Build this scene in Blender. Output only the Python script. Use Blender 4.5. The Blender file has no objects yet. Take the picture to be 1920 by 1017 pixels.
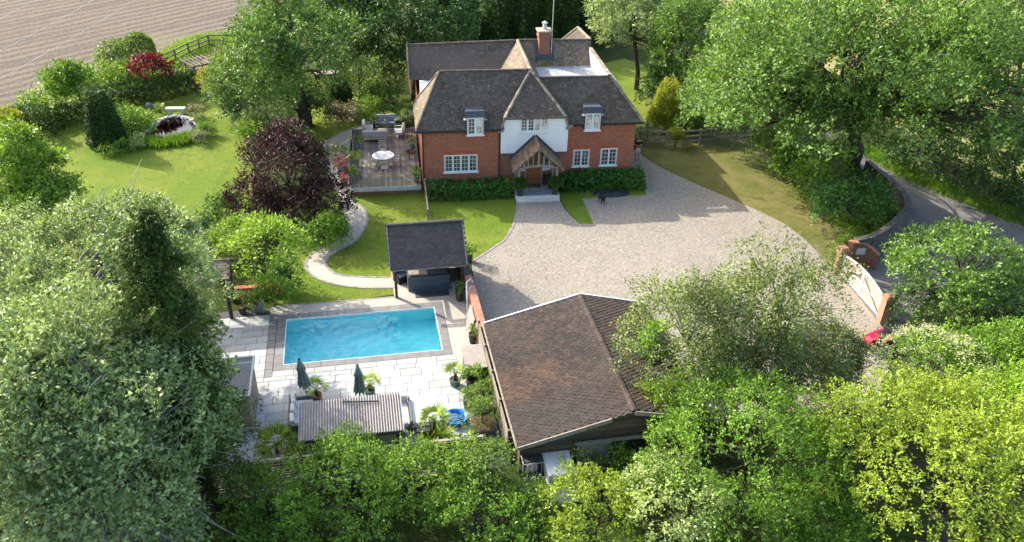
import bpy, bmesh, math, random
import numpy as np
from mathutils import Matrix, Vector
rng = np.random.default_rng(11); random.seed(11)
SC = bpy.context.scene; COL = SC.collection
# ---------------------------------------------------------------- camera, sky, sun, exposure
FPX, PITCH, ROLL, CAMZ = 1545.0, math.radians(31.49), math.radians(1.68), 24.0
YH, YP = math.radians(8.78), math.radians(11.68)          # how far the house and the pool garden are turned
F_ = np.array([0, math.cos(PITCH), -math.sin(PITCH)]); R0 = np.array([1., 0, 0]); U0 = np.array([0, math.sin(PITCH), math.cos(PITCH)])
R_ = math.cos(ROLL)*R0 + math.sin(ROLL)*U0; U_ = -math.sin(ROLL)*R0 + math.cos(ROLL)*U0
cd = bpy.data.cameras.new('camera'); cam = bpy.data.objects.new('camera', cd); COL.objects.link(cam)
cd.sensor_width = 36.0; cd.lens = 36.0*FPX/1920.0; cd.clip_end = 1500; cd.clip_start = 0.5
M = Matrix.Identity(4)
for i in range(3):
    M[i][0] = R_[i]; M[i][1] = U_[i]; M[i][2] = -F_[i]
M[2][3] = CAMZ
cam.matrix_world = M; SC.camera = cam
SUN_EL, SUN_AZ = math.radians(32.5), math.radians(146.5)       # azimuth of the sun, counted from +x towards +y
W = bpy.data.worlds.new('World'); SC.world = W; W.use_nodes = True
wn = W.node_tree.nodes; wl = W.node_tree.links
sky = wn.new('ShaderNodeTexSky'); sky.sky_type = 'NISHITA'; sky.sun_disc = False
sky.sun_elevation = SUN_EL; sky.sun_rotation = math.radians(90) - SUN_AZ; sky.air_density = 1.0; sky.dust_density = 3.5
bg = wn['Background']; bg.inputs[1].default_value = 0.15; wl.new(sky.outputs[0], bg.inputs[0])
sd = bpy.data.lights.new('sun', 'SUN'); sd.energy = 2.9; sd.angle = math.radians(0.5); sd.color = (1.0, 0.93, 0.80); sd.cycles.is_caustics_light = True
sun = bpy.data.objects.new('sun', sd); COL.objects.link(sun)
sv = Vector((math.cos(SUN_EL)*math.cos(SUN_AZ), math.cos(SUN_EL)*math.sin(SUN_AZ), math.sin(SUN_EL)))
sun.rotation_euler = sv.to_track_quat('Z', 'Y').to_euler(); sun.location = (-60, 60, 60)
SC.view_settings.view_transform = 'Standard'; SC.view_settings.look = 'None'; SC.view_settings.gamma = 1.0
SC.view_settings.exposure = 1.62; SC.view_settings.use_curve_mapping = False
SC.render.engine = 'CYCLES'
SC.cycles.max_bounces = 8; SC.cycles.transparent_max_bounces = 16; SC.cycles.use_denoising = True
SC.cycles.sample_clamp_indirect = 6.0
# ---------------------------------------------------------------- measuring helpers
def at(px, py, z=0.0):
    """ground point (or point at height z) of the surveyed plan"""
    d = F_ + R_*(px-960)/FPX - U_*(py-508.5)/FPX
    t = (z-CAMZ)/d[2]
    return Vector((d[0]*t, d[1]*t, z))
def dist(p): return float(np.linalg.norm(np.array(p)-np.array((0, 0, CAMZ))))
def fr(a, b, yaw, z=0.0):
    """plan coordinates of the house or pool grid -> world"""
    return Vector((a*math.cos(yaw)-b*math.sin(yaw), a*math.sin(yaw)+b*math.cos(yaw), z))
def inv(p, yaw): return (p[0]*math.cos(yaw)+p[1]*math.sin(yaw), -p[0]*math.sin(yaw)+p[1]*math.cos(yaw))
def srgb(*c):
    return tuple(((x/255)/12.92 if x/255 <= .04045 else (((x/255)+.055)/1.055)**2.4) for x in c)
# ---------------------------------------------------------------- objects
def props(o, label=None, cat=None, group=None, kind=None):
    if label: o['label'] = label
    if cat: o['category'] = cat
    if group: o['group'] = group
    if kind: o['kind'] = kind
    return o
def thing(name, label, cat, loc=(0, 0, 0), rz=0.0, group=None):
    o = bpy.data.objects.new(name, None); COL.objects.link(o); o.empty_display_size = .3
    o.location = loc; o.rotation_euler = (0, 0, rz)
    return props(o, label, cat, group)
def link(name, me, mat, parent=None):
    if mat is not None and not me.materials: me.materials.append(mat)
    o = bpy.data.objects.new(name, me); COL.objects.link(o)
    if parent is not None: o.parent = parent
    return o
def dup(root, loc, rz=None, label=None, scale=None):
    def rec(o, par):
        c = o.copy(); COL.objects.link(c); c.parent = par
        for ch in list(o.children): rec(ch, c)
        return c
    r = rec(root, root.parent); r.location = loc
    if rz is not None: r.rotation_euler = (0, 0, rz)
    if label: r['label'] = label
    if scale: r.scale = (scale,)*3
    return r
class MB:
    def __init__(s): s.v = []; s.f = []
    def add(s, vs, fs):
        n = len(s.v); s.v += [tuple(v) for v in vs]; s.f += [tuple(i+n for i in f) for f in fs]; return s
    def box(s, a, b, top=None):
        x0, y0, z0 = a; x1, y1, z1 = b
        if x0 > x1: x0, x1 = x1, x0
        if y0 > y1: y0, y1 = y1, y0
        return s.add([(x0,y0,z0),(x1,y0,z0),(x1,y1,z0),(x0,y1,z0),(x0,y0,z1),(x1,y0,z1),(x1,y1,z1),(x0,y1,z1)],
            [(0,3,2,1),(4,5,6,7),(0,1,5,4),(1,2,6,5),(2,3,7,6),(3,0,4,7)])
    def beam(s, p, q, w=.1, h=.1, up=(0,0,1)):
        p = Vector(p); q = Vector(q); d = (q-p).normalized(); u = Vector(up)
        if abs(d.dot(u)) > .98: u = Vector((0,1,0))
        r = d.cross(u).normalized()*(w/2); u2 = r.cross(d).normalized()*(h/2)
        vs = [p-r-u2, p+r-u2, p+r+u2, p-r+u2, q-r-u2, q+r-u2, q+r+u2, q-r+u2]
        return s.add(vs, [(3,2,1,0),(4,5,6,7),(0,1,5,4),(1,2,6,5),(2,3,7,6),(3,0,4,7)])
    def tube(s, pts, r, n=6, cap=True):
        pts = [Vector(p) for p in pts]; rs = r if hasattr(r, '__len__') else [r]*len(pts); vs = []; fs = []; ref = None
        for i, p in enumerate(pts):
            d = (pts[min(i+1, len(pts)-1)]-pts[max(i-1, 0)]).normalized()
            u = Vector((0,0,1)) if abs(d.z) < .9 else Vector((1,0,0))
            a = d.cross(u).normalized(); b = a.cross(d)
            if ref is not None and a.dot(ref) < 0: a = -a; b = -b
            ref = a
            for k in range(n):
                t = 2*math.pi*k/n; vs.append(p+(a*math.cos(t)+b*math.sin(t))*rs[i])
        for i in range(len(pts)-1):
            for k in range(n):
                k2 = (k+1) % n; fs.append((i*n+k, i*n+k2, (i+1)*n+k2, (i+1)*n+k))
        if cap: fs.append(tuple(range(n-1, -1, -1))); fs.append(tuple((len(pts)-1)*n+k for k in range(n)))
        return s.add(vs, fs)
    def lathe(s, prof, n=16, c=(0,0,0)):
        vs = []; fs = []
        for r, z in prof:
            for k in range(n):
                t = 2*math.pi*k/n; vs.append((c[0]+r*math.cos(t), c[1]+r*math.sin(t), c[2]+z))
        for i in range(len(prof)-1):
            for k in range(n):
                k2 = (k+1) % n; fs.append((i*n+k, i*n+k2, (i+1)*n+k2, (i+1)*n+k))
        fs.append(tuple(range(n-1, -1, -1))); fs.append(tuple((len(prof)-1)*n+k for k in range(n)))
        return s.add(vs, fs)
    def slab(s, poly, th, dirv=(0,0,-1)):
        """polygon given a thickness"""
        n = len(poly); d = Vector(dirv)*th; a = [Vector(p) for p in poly]; b = [p+d for p in a]
        return s.add(a+b, [tuple(range(n)), tuple(range(2*n-1, n-1, -1))]+[(i, i+n, (i+1) % n+n, (i+1) % n) for i in range(n)])
    def move(s, dx, dy, dz=0): s.v = [(x+dx, y+dy, z+dz) for x, y, z in s.v]; return s
    def mesh(s, name):
        me = bpy.data.meshes.new(name); me.from_pydata(s.v, [], s.f); me.update(); return me
    def build(s, name, mat, parent=None, smooth=False, bevel=0):
        me = s.mesh(name)
        if smooth: me.polygons.foreach_set('use_smooth', [True]*len(me.polygons))
        o = link(name, me, mat, parent)
        if bevel:
            m = o.modifiers.new('edge', 'BEVEL'); m.width = bevel; m.segments = 2; m.limit_method = 'ANGLE'
        return o
def sheet(name, pts, mat, kind='structure', label=None, cat=None, z=None, sub=False):
    ps = [Vector(p) for p in pts]
    if z is not None:
        for p in ps: p.z = z
    bm = bmesh.new(); vs = [bm.verts.new(p) for p in ps]; f = bm.faces.new(vs)
    if f.normal.z < 0 or f.calc_area() == 0: bmesh.ops.reverse_faces(bm, faces=[f])
    bm.normal_update()
    if bm.faces[:] and bm.faces[:][0].normal.z < 0: bmesh.ops.reverse_faces(bm, faces=bm.faces[:])
    bmesh.ops.triangulate(bm, faces=bm.faces[:])
    me = bpy.data.meshes.new(name); bm.to_mesh(me); bm.free()
    o = link(name, me, mat); props(o, label, cat, None, kind); return o
def spline(pts, k=6):
    """smooth closed or open run through px points (Catmull-Rom)"""
    out = []
    for i in range(len(pts)-1):
        p0 = pts[max(i-1,0)]; p1 = pts[i]; p2 = pts[i+1]; p3 = pts[min(i+2, len(pts)-1)]
        for j in range(k):
            t = j/k
            out.append(tuple(.5*((2*b)+(c-a)*t+(2*a-5*b+4*c-d)*t*t+(-a+3*b-3*c+d)*t**3) for a, b, c, d in zip(p0, p1, p2, p3)))
    out.append(tuple(pts[-1])); return out
# ---------------------------------------------------------------- materials
def nodes(name):
    m = bpy.data.materials.new(name); m.use_nodes = True; nt = m.node_tree; return m, nt, nt.nodes, nt.links, nt.nodes['Principled BSDF']
def _noise(nt, scale, detail=4, rough=.55, stretch=None, src='Object'):
    N = nt.nodes; L = nt.links; tc = N.new('ShaderNodeTexCoord'); nz = N.new('ShaderNodeTexNoise')
    nz.inputs['Scale'].default_value = scale; nz.inputs['Detail'].default_value = detail; nz.inputs['Roughness'].default_value = rough
    if stretch:
        mp = N.new('ShaderNodeMapping'); mp.inputs['Scale'].default_value = stretch[0]; mp.inputs['Rotation'].default_value = (0, 0, stretch[1])
        L.new(tc.outputs[src], mp.inputs[0]); L.new(mp.outputs[0], nz.inputs[0])
    else: L.new(tc.outputs[src], nz.inputs[0])
    return nz.outputs[0]
def _ramp(nt, s, lo, hi):
    r = nt.nodes.new('ShaderNodeMapRange'); r.inputs[1].default_value = lo; r.inputs[2].default_value = hi; nt.links.new(s, r.inputs[0]); return r.outputs[0]
def _mix(nt, f, a, b, mode='MIX'):
    m = nt.nodes.new('ShaderNodeMix'); m.data_type = 'RGBA'; m.blend_type = mode
    for v, i in ((f, 0), (a, 6), (b, 7)):
        if isinstance(v, (int, float)): m.inputs[i].default_value = v
        elif isinstance(v, tuple): m.inputs[i].default_value = (*v[:3], 1)
        else: nt.links.new(v, m.inputs[i])
    return m.outputs[2]
def mat(name, base, rough=.7, layers=(), bump=None, island=0.0, spec=.4, metal=0.0, bump2=None):
    """base colour, then layers (scale, colour, lo, hi[, stretch]) mixed in by noise; island = brightness scatter per piece"""
    m, nt, N, L, P = nodes(name); c = tuple(base)
    for ly in layers:
        f = _ramp(nt, _noise(nt, ly[0], 5, .6, ly[4] if len(ly) > 4 else None), ly[2], ly[3]); c = _mix(nt, f, c, ly[1])
    if island:
        g = N.new('ShaderNodeNewGeometry'); oi = N.new('ShaderNodeObjectInfo'); ad = N.new('ShaderNodeMath'); ad.operation = 'ADD'
        L.new(g.outputs['Random Per Island'], ad.inputs[0]); L.new(oi.outputs['Random'], ad.inputs[1])
        fr_ = N.new('ShaderNodeMath'); fr_.operation = 'FRACT'; L.new(ad.outputs[0], fr_.inputs[0])
        mr = N.new('ShaderNodeMapRange'); mr.inputs[3].default_value = 1-island; mr.inputs[4].default_value = 1+island; L.new(fr_.outputs[0], mr.inputs[0])
        hs = N.new('ShaderNodeHueSaturation'); L.new(mr.outputs[0], hs.inputs['Value'])
        if isinstance(c, tuple): hs.inputs['Color'].default_value = (*c, 1)
        else: L.new(c, hs.inputs['Color'])
        c = hs.outputs[0]
    if isinstance(c, tuple): P.inputs['Base Color'].default_value = (*c, 1)
    else: L.new(c, P.inputs['Base Color'])
    P.inputs['Roughness'].default_value = rough; P.inputs['Metallic'].default_value = metal; P.inputs['Specular IOR Level'].default_value = spec
    prev = None
    for b in (bump, bump2):
        if b:
            bn = N.new('ShaderNodeBump'); bn.inputs['Distance'].default_value = b[1]; bn.inputs['Strength'].default_value = b[2] if len(b) > 2 else 1.0
            L.new(_noise(nt, b[0], 4, .65, b[3] if len(b) > 3 else None), bn.inputs['Height'])
            if prev: L.new(prev, bn.inputs['Normal'])
            prev = bn.outputs[0]
    if prev: L.new(prev, P.inputs['Normal'])
    return m
def leafmat(name, dark, light, trans=.35, gloss=.35, tint=(1.15, 1.1, .55), rough=.5):
    dark = (dark[0]*.8, dark[1]*.92, dark[2]*.62); light = (light[0]*1.85, light[1]*1.98, light[2]*1.25); trans *= .9
    m, nt, N, L, P = nodes(name)
    g = N.new('ShaderNodeNewGeometry'); nz = _ramp(nt, _noise(nt, .55, 3, .6), .35, .65)
    a = N.new('ShaderNodeMath'); a.operation = 'MULTIPLY_ADD'; L.new(g.outputs['Random Per Island'], a.inputs[0]); a.inputs[1].default_value = .65
    h = N.new('ShaderNodeMath'); h.operation = 'MULTIPLY'; L.new(nz, h.inputs[0]); h.inputs[1].default_value = .35; L.new(h.outputs[0], a.inputs[2])
    c = _mix(nt, a.outputs[0], dark, light)
    L.new(c, P.inputs['Base Color']); P.inputs['Roughness'].default_value = rough; P.inputs['Specular IOR Level'].default_value = gloss
    t = N.new('ShaderNodeBsdfTranslucent'); L.new(_mix(nt, 1.0, c, tint, 'MULTIPLY'), t.inputs[0])
    mx = N.new('ShaderNodeMixShader'); mx.inputs[0].default_value = trans; L.new(P.outputs[0], mx.inputs[1]); L.new(t.outputs[0], mx.inputs[2])
    L.new(mx.outputs[0], N['Material Output'].inputs[0]); return m
def brickmat(name, c1, c2, mortar, bw=.225, bh=.075, turn=0, mscale=.012):
    m, nt, N, L, P = nodes(name); tc = N.new('ShaderNodeTexCoord'); sp = N.new('ShaderNodeSeparateXYZ'); L.new(tc.outputs['Object'], sp.inputs[0])
    ad = N.new('ShaderNodeMath'); ad.operation = 'ADD'; L.new(sp.outputs[0], ad.inputs[0]); L.new(sp.outputs[1], ad.inputs[1])
    cb = N.new('ShaderNodeCombineXYZ'); L.new(ad.outputs[0], cb.inputs[0]); L.new(sp.outputs[2], cb.inputs[1])
    b = N.new('ShaderNodeTexBrick'); L.new(cb.outputs[0], b.inputs[0]); b.inputs['Scale'].default_value = 1; b.inputs['Brick Width'].default_value = bw; b.inputs['Row Height'].default_value = bh
    b.inputs['Mortar Size'].default_value = mscale; b.inputs['Color1'].default_value = (*c1, 1); b.inputs['Color2'].default_value = (*c2, 1); b.inputs['Mortar'].default_value = (*mortar, 1); b.inputs['Bias'].default_value = 0
    n1 = _ramp(nt, _noise(nt, .9, 5, .6), .35, .7); c = _mix(nt, n1, b.outputs[0], tuple(x*.55 for x in c1), 'MIX')
    mm = N.new('ShaderNodeMix'); mm.data_type = 'RGBA'; mm.inputs[0].default_value = .25; L.new(b.outputs[0], mm.inputs[6]); L.new(c, mm.inputs[7])
    n2 = _ramp(nt, _noise(nt, 9, 3, .7), .3, .7); c2_ = _mix(nt, n2, mm.outputs[2], (.6, .55, .5), 'MULTIPLY')
    m3 = N.new('ShaderNodeMix'); m3.data_type = 'RGBA'; m3.inputs[0].default_value = .55; L.new(mm.outputs[2], m3.inputs[6]); L.new(c2_, m3.inputs[7])
    L.new(m3.outputs[2], P.inputs['Base Color']); P.inputs['Roughness'].default_value = .85; P.inputs['Specular IOR Level'].default_value = .25
    bn = N.new('ShaderNodeBump'); bn.inputs['Distance'].default_value = .008; L.new(b.outputs[1], bn.inputs['Height']); bn.invert = True; L.new(bn.outputs[0], P.inputs['Normal'])
    return m
MT = {}
MT['ground'] = mat('rough_grass', (.045,.075,.018), .9, [(.5,(.07,.075,.025),.4,.65),(6,(.03,.05,.012),.45,.6)], (14,.12), spec=.05)
MT['lawn'] = mat('mown_grass', (.135,.222,.02), .9, [(.22,(.22,.262,.036),.42,.62),(1.3,(.10,.165,.022),.5,.72),(7,(.21,.24,.03),.52,.68),(30,(.075,.115,.016),.48,.66),(12,(.10,.15,.02),.52,.66,((1,.35,1),.6))], (28,.06), spec=.12, bump2=(4,.05))
MT['lawn_dry'] = mat('dry_grass', (.135,.15,.035), .9, [(.3,(.23,.20,.075),.42,.62),(1.6,(.10,.13,.028),.5,.7),(9,(.24,.20,.085),.52,.68),(34,(.08,.10,.022),.5,.7)], (28,.06), spec=.12, bump2=(4,.05))
MT['gravel'] = mat('gravel_stone', (.325,.292,.245), .9, [(.25,(.27,.242,.203),.4,.68),(.9,(.365,.33,.28),.52,.72,((1,.3,1),.9)),(5,(.41,.365,.30),.5,.6),(9,(.15,.13,.105),.55,.66),(17,(.19,.165,.135),.54,.64),(30,(.44,.40,.345),.56,.68)], (24,.05), spec=.2, bump2=(60,.02))
MT['asphalt'] = mat('asphalt', (.20,.188,.178), .9, [(.8,(.15,.142,.136),.4,.65),(20,(.15,.145,.14),.55,.7)], (40,.015), spec=.25)
MT['litter'] = mat('verge_earth', (.10,.07,.045), .95, [(2,(.05,.06,.02),.45,.6),(12,(.16,.11,.07),.5,.65)], (16,.06), spec=.1)
MT['soil'] = mat('ploughed_soil', (.185,.148,.122), .95, [(.08,(.22,.18,.15),.4,.65),(3.5,(.155,.125,.10),.45,.72),(9,(.24,.198,.165),.5,.7),(.05,(.165,.165,.085),.66,.85)], (16,.05,.6), spec=.1, bump2=(16,.05))
def soilmat():
    m, nt, N, L, P = nodes('tilled_soil'); tc = N.new('ShaderNodeTexCoord'); mp = N.new('ShaderNodeMapping'); mp.inputs['Rotation'].default_value = (0, 0, -math.atan2(FIELD_DIR[1], FIELD_DIR[0])); L.new(tc.outputs['Object'], mp.inputs[0])
    def wave(sc, dist, det):
        w = N.new('ShaderNodeTexWave'); w.wave_type = 'BANDS'; w.bands_direction = 'Y'; w.inputs['Scale'].default_value = sc; w.inputs['Distortion'].default_value = dist; w.inputs['Detail'].default_value = det; w.inputs['Detail Scale'].default_value = 1.2; L.new(mp.outputs[0], w.inputs[0]); return w.outputs[1]
    c = _mix(nt, _ramp(nt, _noise(nt, .07, 4, .6), .4, .65), (.135,.108,.083), (.165,.135,.106))
    c = _mix(nt, _ramp(nt, wave(.22, 2.5, 3), .30, .75), c, (.085,.068,.053)); c = _mix(nt, _ramp(nt, wave(.05, 1.2, 2), .93, 1.0), c, (.085,.074,.062))
    c = _mix(nt, _ramp(nt, _noise(nt, 3.2, 6, .75), .48, .68), c, (.195,.166,.14)); c = _mix(nt, _ramp(nt, _noise(nt, 2.4, 6, .8), .54, .68), c, (.07,.058,.047)); c = _mix(nt, _ramp(nt, _noise(nt, .045, 3, .6), .60, .80), c, (.16,.165,.085))
    L.new(c, P.inputs['Base Color']); P.inputs['Roughness'].default_value = .95; P.inputs['Specular IOR Level'].default_value = .1; return m
FIELD_DIR = (at(185,95)-at(0,140)).xy.normalized()
MT['soil'] = soilmat()
MT['clod'] = mat('soil_clods', (.14,.118,.098), .95, island=.3)
MT['straw'] = mat('hay_meadow', (.24,.25,.075), .95, [(.2,(.33,.30,.13),.4,.65),(4,(.17,.20,.05),.5,.7)], (9,.12), spec=.1)
MT['slab'] = mat('porcelain_paving', (.40,.405,.395), .6, [(1.2,(.355,.365,.36),.4,.65),(14,(.44,.44,.43),.5,.7),(2.6,(.30,.305,.285),.56,.74)], (30,.004), island=.15, spec=.3)
MT['joint'] = mat('paving_joint', (.07,.068,.065), .9)
MT['coping'] = mat('pool_coping', (.17,.165,.16), .6, [(3,(.21,.205,.20),.4,.65),(22,(.13,.125,.12),.5,.7)], (40,.004), island=.08)
MT['resin'] = mat('bound_gravel', (.40,.365,.31), .85, [(1.0,(.36,.33,.285),.4,.65),(30,(.47,.435,.38),.52,.66)], (45,.008), spec=.2)
MT['sett'] = mat('kerb_sett', (.22,.20,.18), .85, [(6,(.30,.27,.24),.4,.65)], (20,.01), island=.18)
MT['brick'] = brickmat('red_brick', srgb(202,106,74), srgb(152,78,58), srgb(186,156,132), mscale=.011)
MT['brick_old'] = brickmat('old_brick', srgb(168,96,74), srgb(128,78,64), srgb(170,146,128))
MT['brick_pink'] = brickmat('pink_brick', srgb(166,122,102), srgb(146,102,84), srgb(190,165,140))
MT['flint'] = mat('flint_wall', (.085,.078,.068), .85, [(9,(.20,.19,.17),.5,.62),(3,(.05,.05,.045),.5,.65)], (11,.05))
MT['render'] = mat('white_render', (.86,.86,.85), .75, [(1.5,(.81,.815,.81),.4,.7)], (60,.002), spec=.3)
MT['white'] = mat('white_paint', (.78,.78,.76), .45, [(4,(.70,.70,.69),.5,.8)], spec=.4)
MT['gatewhite'] = mat('gate_paint', (.58,.56,.53), .5, [(5,(.50,.48,.45),.5,.75)], spec=.4, island=.05)
MT['gateboard'] = mat('gate_board', (.36,.31,.265), .6, [(5,(.31,.265,.225),.5,.75)], spec=.3, island=.08)
MT['tile'] = mat('clay_roof_tile', srgb(99,89,79), .85, [(.5,srgb(84,76,68),.4,.66),(3,srgb(115,104,91),.55,.7),(1.1,srgb(84,80,58),.62,.78),(5.5,srgb(206,202,190),.69,.72)], (18,.012), island=.28, spec=.25)
MT['tile_moss_sunlit'] = mat('mossy_sunlit_tile', srgb(118,106,92), .9, [(.7,srgb(104,96,66),.5,.7),(3,srgb(140,127,110),.5,.7),(6,srgb(200,196,180),.69,.73)], (18,.012), island=.26, spec=.2)  # moss tones over a base lightened to paint sunlight on left-facing slopes
MT['tile_porch'] = mat('porch_roof_tile', srgb(128,104,84), .9, [(1.5,srgb(104,96,76),.5,.7),(5,srgb(160,140,118),.56,.7)], (18,.012), island=.26, spec=.2)
MT['tile_dark'] = mat('slate_grey_tile', srgb(86,80,76), .8, [(1,srgb(74,69,66),.4,.66),(6,srgb(100,94,88),.55,.72)], (20,.008), island=.16, spec=.3)
MT['tile_barn'] = mat('barn_roof_tile', srgb(66,60,56), .9, [(.28,srgb(55,51,49),.42,.6),(2.2,srgb(75,67,61),.5,.7),(.40,srgb(80,65,56),.50,.64),(3.1,srgb(104,76,56),.60,.74),(8,srgb(98,74,58),.56,.70),(6,srgb(50,45,43),.56,.70),(11,srgb(170,162,152),.72,.745)], (22,.012), island=.17, spec=.2)
MT['lichen'] = mat('lichened_ridge', srgb(150,138,118), .9, [(2,srgb(110,100,88),.4,.6),(7,srgb(190,182,160),.55,.7)], (16,.015), island=.2)
MT['lead'] = mat('lead_sheet', (.30,.32,.35), .55, [(1.5,(.40,.41,.42),.45,.65)], (8,.006), spec=.4)
MT['leaddark'] = mat('lead_flashing', (.075,.085,.10), .85, [(4,(.10,.11,.125),.5,.7)], spec=.1)
MT['oak'] = mat('weathered_oak', (.30,.265,.22), .85, [(3,(.22,.19,.155),.45,.65,((1,1,.2),0))], (30,.004), island=.12)
MT['door'] = mat('oak_door', srgb(150,104,60), .6, [(6,srgb(120,80,44),.45,.65,((6,1,.3),0))], island=.14)
MT['deck'] = mat('weathered_decking', (.25,.215,.175), .85, [(1.2,(.18,.155,.125),.42,.62),(5,(.32,.28,.235),.52,.7,((3,.3,1),0))], (25,.004,1,((4,.4,1),0)), island=.34, spec=.25)
MT['darkwood'] = mat('stained_timber', (.055,.042,.034), .8, [(4,(.085,.065,.05),.5,.7,((.3,1,2),0))], island=.2)
MT['barnwood'] = mat('barn_boarding', (.085,.062,.045), .85, [(2,(.12,.092,.065),.45,.65,((.3,.3,2),0)),(8,(.05,.038,.03),.55,.7)], (20,.006), island=.3)
MT['hutwood'] = mat('hut_boarding', (.27,.235,.17), .85, [(3,(.20,.175,.125),.45,.65,((.3,.3,2),0))], island=.18)
MT['fencewood'] = mat('grey_fence_timber', (.15,.125,.105), .85, [(4,(.21,.18,.155),.45,.65,((.4,.4,2),0))], island=.2)
MT['rail'] = mat('split_rail_timber', (.24,.21,.17), .9, [(5,(.17,.145,.115),.45,.65)], (20,.01), island=.15)
MT['metal'] = mat('galvanised_sheet', (.55,.54,.53), .5, [(2,(.46,.445,.43),.45,.7)], spec=.5)
MT['corr'] = mat('corrugated_sheet', (.36,.335,.32), .75, [(1.5,(.31,.285,.27),.4,.65),(9,(.40,.375,.36),.5,.7)], spec=.2)
MT['black'] = mat('black_plastic', (.018,.018,.02), .5)
MT['darkgrey'] = mat('dark_grey_composite', (.05,.055,.062), .6, [(6,(.07,.075,.08),.5,.7)], island=.08)
MT['tub'] = mat('hot_tub_panel', srgb(74,86,98), .55, [(3,srgb(66,77,88),.4,.7)], island=.06)
MT['tubcover'] = mat('hot_tub_cover', srgb(150,142,134), .7, [(3,srgb(132,125,118),.4,.7)])
MT['rattan'] = mat('grey_rattan', (.17,.165,.16), .8, [(40,(.10,.098,.095),.45,.6)], (50,.01))
MT['cushion'] = mat('pale_cushion', (.66,.655,.64), .9, [(5,(.60,.595,.585),.4,.7)], (8,.01))
MT['cushgrey'] = mat('grey_cushion', srgb(160,166,182), .9, [(5,srgb(146,152,168),.4,.7)], (8,.01))
MT['teak'] = mat('silvered_teak', (.50,.455,.40), .8, [(8,(.42,.38,.335),.45,.65)], island=.1)
MT['tabletop'] = mat('white_tabletop', (.78,.77,.75), .5)
MT['canvas'] = mat('sage_canvas', srgb(112,132,124), .85, [(3,srgb(98,118,111),.4,.7)], (12,.01))
MT['glasspot'] = mat('glazed_teal_pot', srgb(66,104,100), .35)
MT['pot'] = mat('dark_planter', (.045,.043,.042), .6)
MT['potgrey'] = mat('grey_planter', srgb(112,118,126), .6)
MT['terracotta'] = mat('terracotta', srgb(150,92,66), .8, [(5,srgb(126,76,54),.4,.7)])
MT['bluepool'] = mat('blue_plastic', srgb(28,122,206), .35)
MT['blue'] = mat('blue_ball', srgb(40,62,190), .3)
MT['stone'] = mat('pond_stone', (.33,.31,.285), .85, [(3,(.22,.21,.19),.45,.65),(12,(.42,.40,.37),.5,.7)], (12,.03), island=.2)
MT['stonewhite'] = mat('pale_stone', (.62,.60,.565), .8, [(4,(.52,.50,.47),.45,.7)], (20,.006))
MT['felt'] = mat('roofing_felt', (.25,.235,.215), .9, [(2,(.20,.19,.175),.4,.65),(14,(.29,.275,.255),.5,.7)], (20,.006))
MT['flag'] = mat('porch_flagstone', srgb(150,158,162), .75, [(2,srgb(130,138,144),.4,.65)], (30,.004), island=.06)
MT['rust'] = mat('rusty_iron', srgb(92,64,50), .85, [(6,srgb(70,46,36),.4,.65)])
MT['bark'] = mat('bark', (.105,.085,.065), .95, [(3,(.06,.05,.04),.4,.65,((2,2,.5),0)),(1,(.10,.11,.06),.55,.75)], (14,.05,1,((2,2,.5),0)), spec=.1)
MT['barkpale'] = mat('pale_bark', (.30,.285,.255), .9, [(4,(.16,.15,.13),.5,.66)], (14,.03), spec=.1)
MT['skin'] = mat('skin', srgb(196,140,116), .6)
MT['shirt'] = mat('navy_shirt', srgb(30,32,44), .9)
MT['shorts'] = mat('pale_shorts', srgb(206,208,212), .9)
MT['hair'] = mat('grey_hair', srgb(120,108,100), .9)
MT['fur'] = mat('black_fur', (.012,.012,.014), .7)
MT['red'] = mat('red_paint', srgb(176,26,62), .35)
MT['sign'] = mat('yellow_plate', srgb(214,190,60), .6)
MT['cable'] = mat('black_cable', (.02,.02,.02), .6)
MT['wire'] = mat('bare_wire', (.5,.48,.46), .5)
MT['cream'] = mat('cream_plaster', (.62,.55,.45), .85, [(1,(.56,.49,.40),.4,.7)])
def watermat(name, tint, ripple, bump, gl=1.0):
    m, nt, N, L, P = nodes(name); tr = N.new('ShaderNodeBsdfTransparent'); tr.inputs[0].default_value = (*tint, 1)
    gs = N.new('ShaderNodeBsdfGlossy'); gs.inputs['Roughness'].default_value = .03; gs.inputs[0].default_value = (gl, gl, gl, 1)
    f = N.new('ShaderNodeFresnel'); f.inputs[0].default_value = 1.33; bn = N.new('ShaderNodeBump'); bn.inputs['Distance'].default_value = bump
    L.new(_noise(nt, ripple, 3, .5), bn.inputs['Height']); L.new(bn.outputs[0], f.inputs['Normal']); L.new(bn.outputs[0], gs.inputs['Normal'])
    mx = N.new('ShaderNodeMixShader'); L.new(f.outputs[0], mx.inputs[0]); L.new(tr.outputs[0], mx.inputs[1]); L.new(gs.outputs[0], mx.inputs[2])
    L.new(mx.outputs[0], N['Material Output'].inputs[0]); return m
MT['water'] = watermat('pool_water', (.14,.88,.98), 2.6, .09)
def refractmat(name, tint):
    m, nt, N, L, P = nodes(name); rf = N.new('ShaderNodeBsdfRefraction'); rf.inputs['IOR'].default_value = 1.33; rf.inputs['Roughness'].default_value = 0; rf.inputs[0].default_value = (*tint, 1)
    gs = N.new('ShaderNodeBsdfGlossy'); gs.inputs['Roughness'].default_value = .02; f = N.new('ShaderNodeFresnel'); f.inputs[0].default_value = 1.33
    mx = N.new('ShaderNodeMixShader'); L.new(f.outputs[0], mx.inputs[0]); L.new(rf.outputs[0], mx.inputs[1]); L.new(gs.outputs[0], mx.inputs[2]); L.new(mx.outputs[0], N['Material Output'].inputs[0]); return m
MT['clearwater'] = refractmat('clear_pool_water', (.46,.95,1.0))
MT['shallow'] = watermat('shallow_water', (.75,.97,1.0), 4.0, .02)
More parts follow.
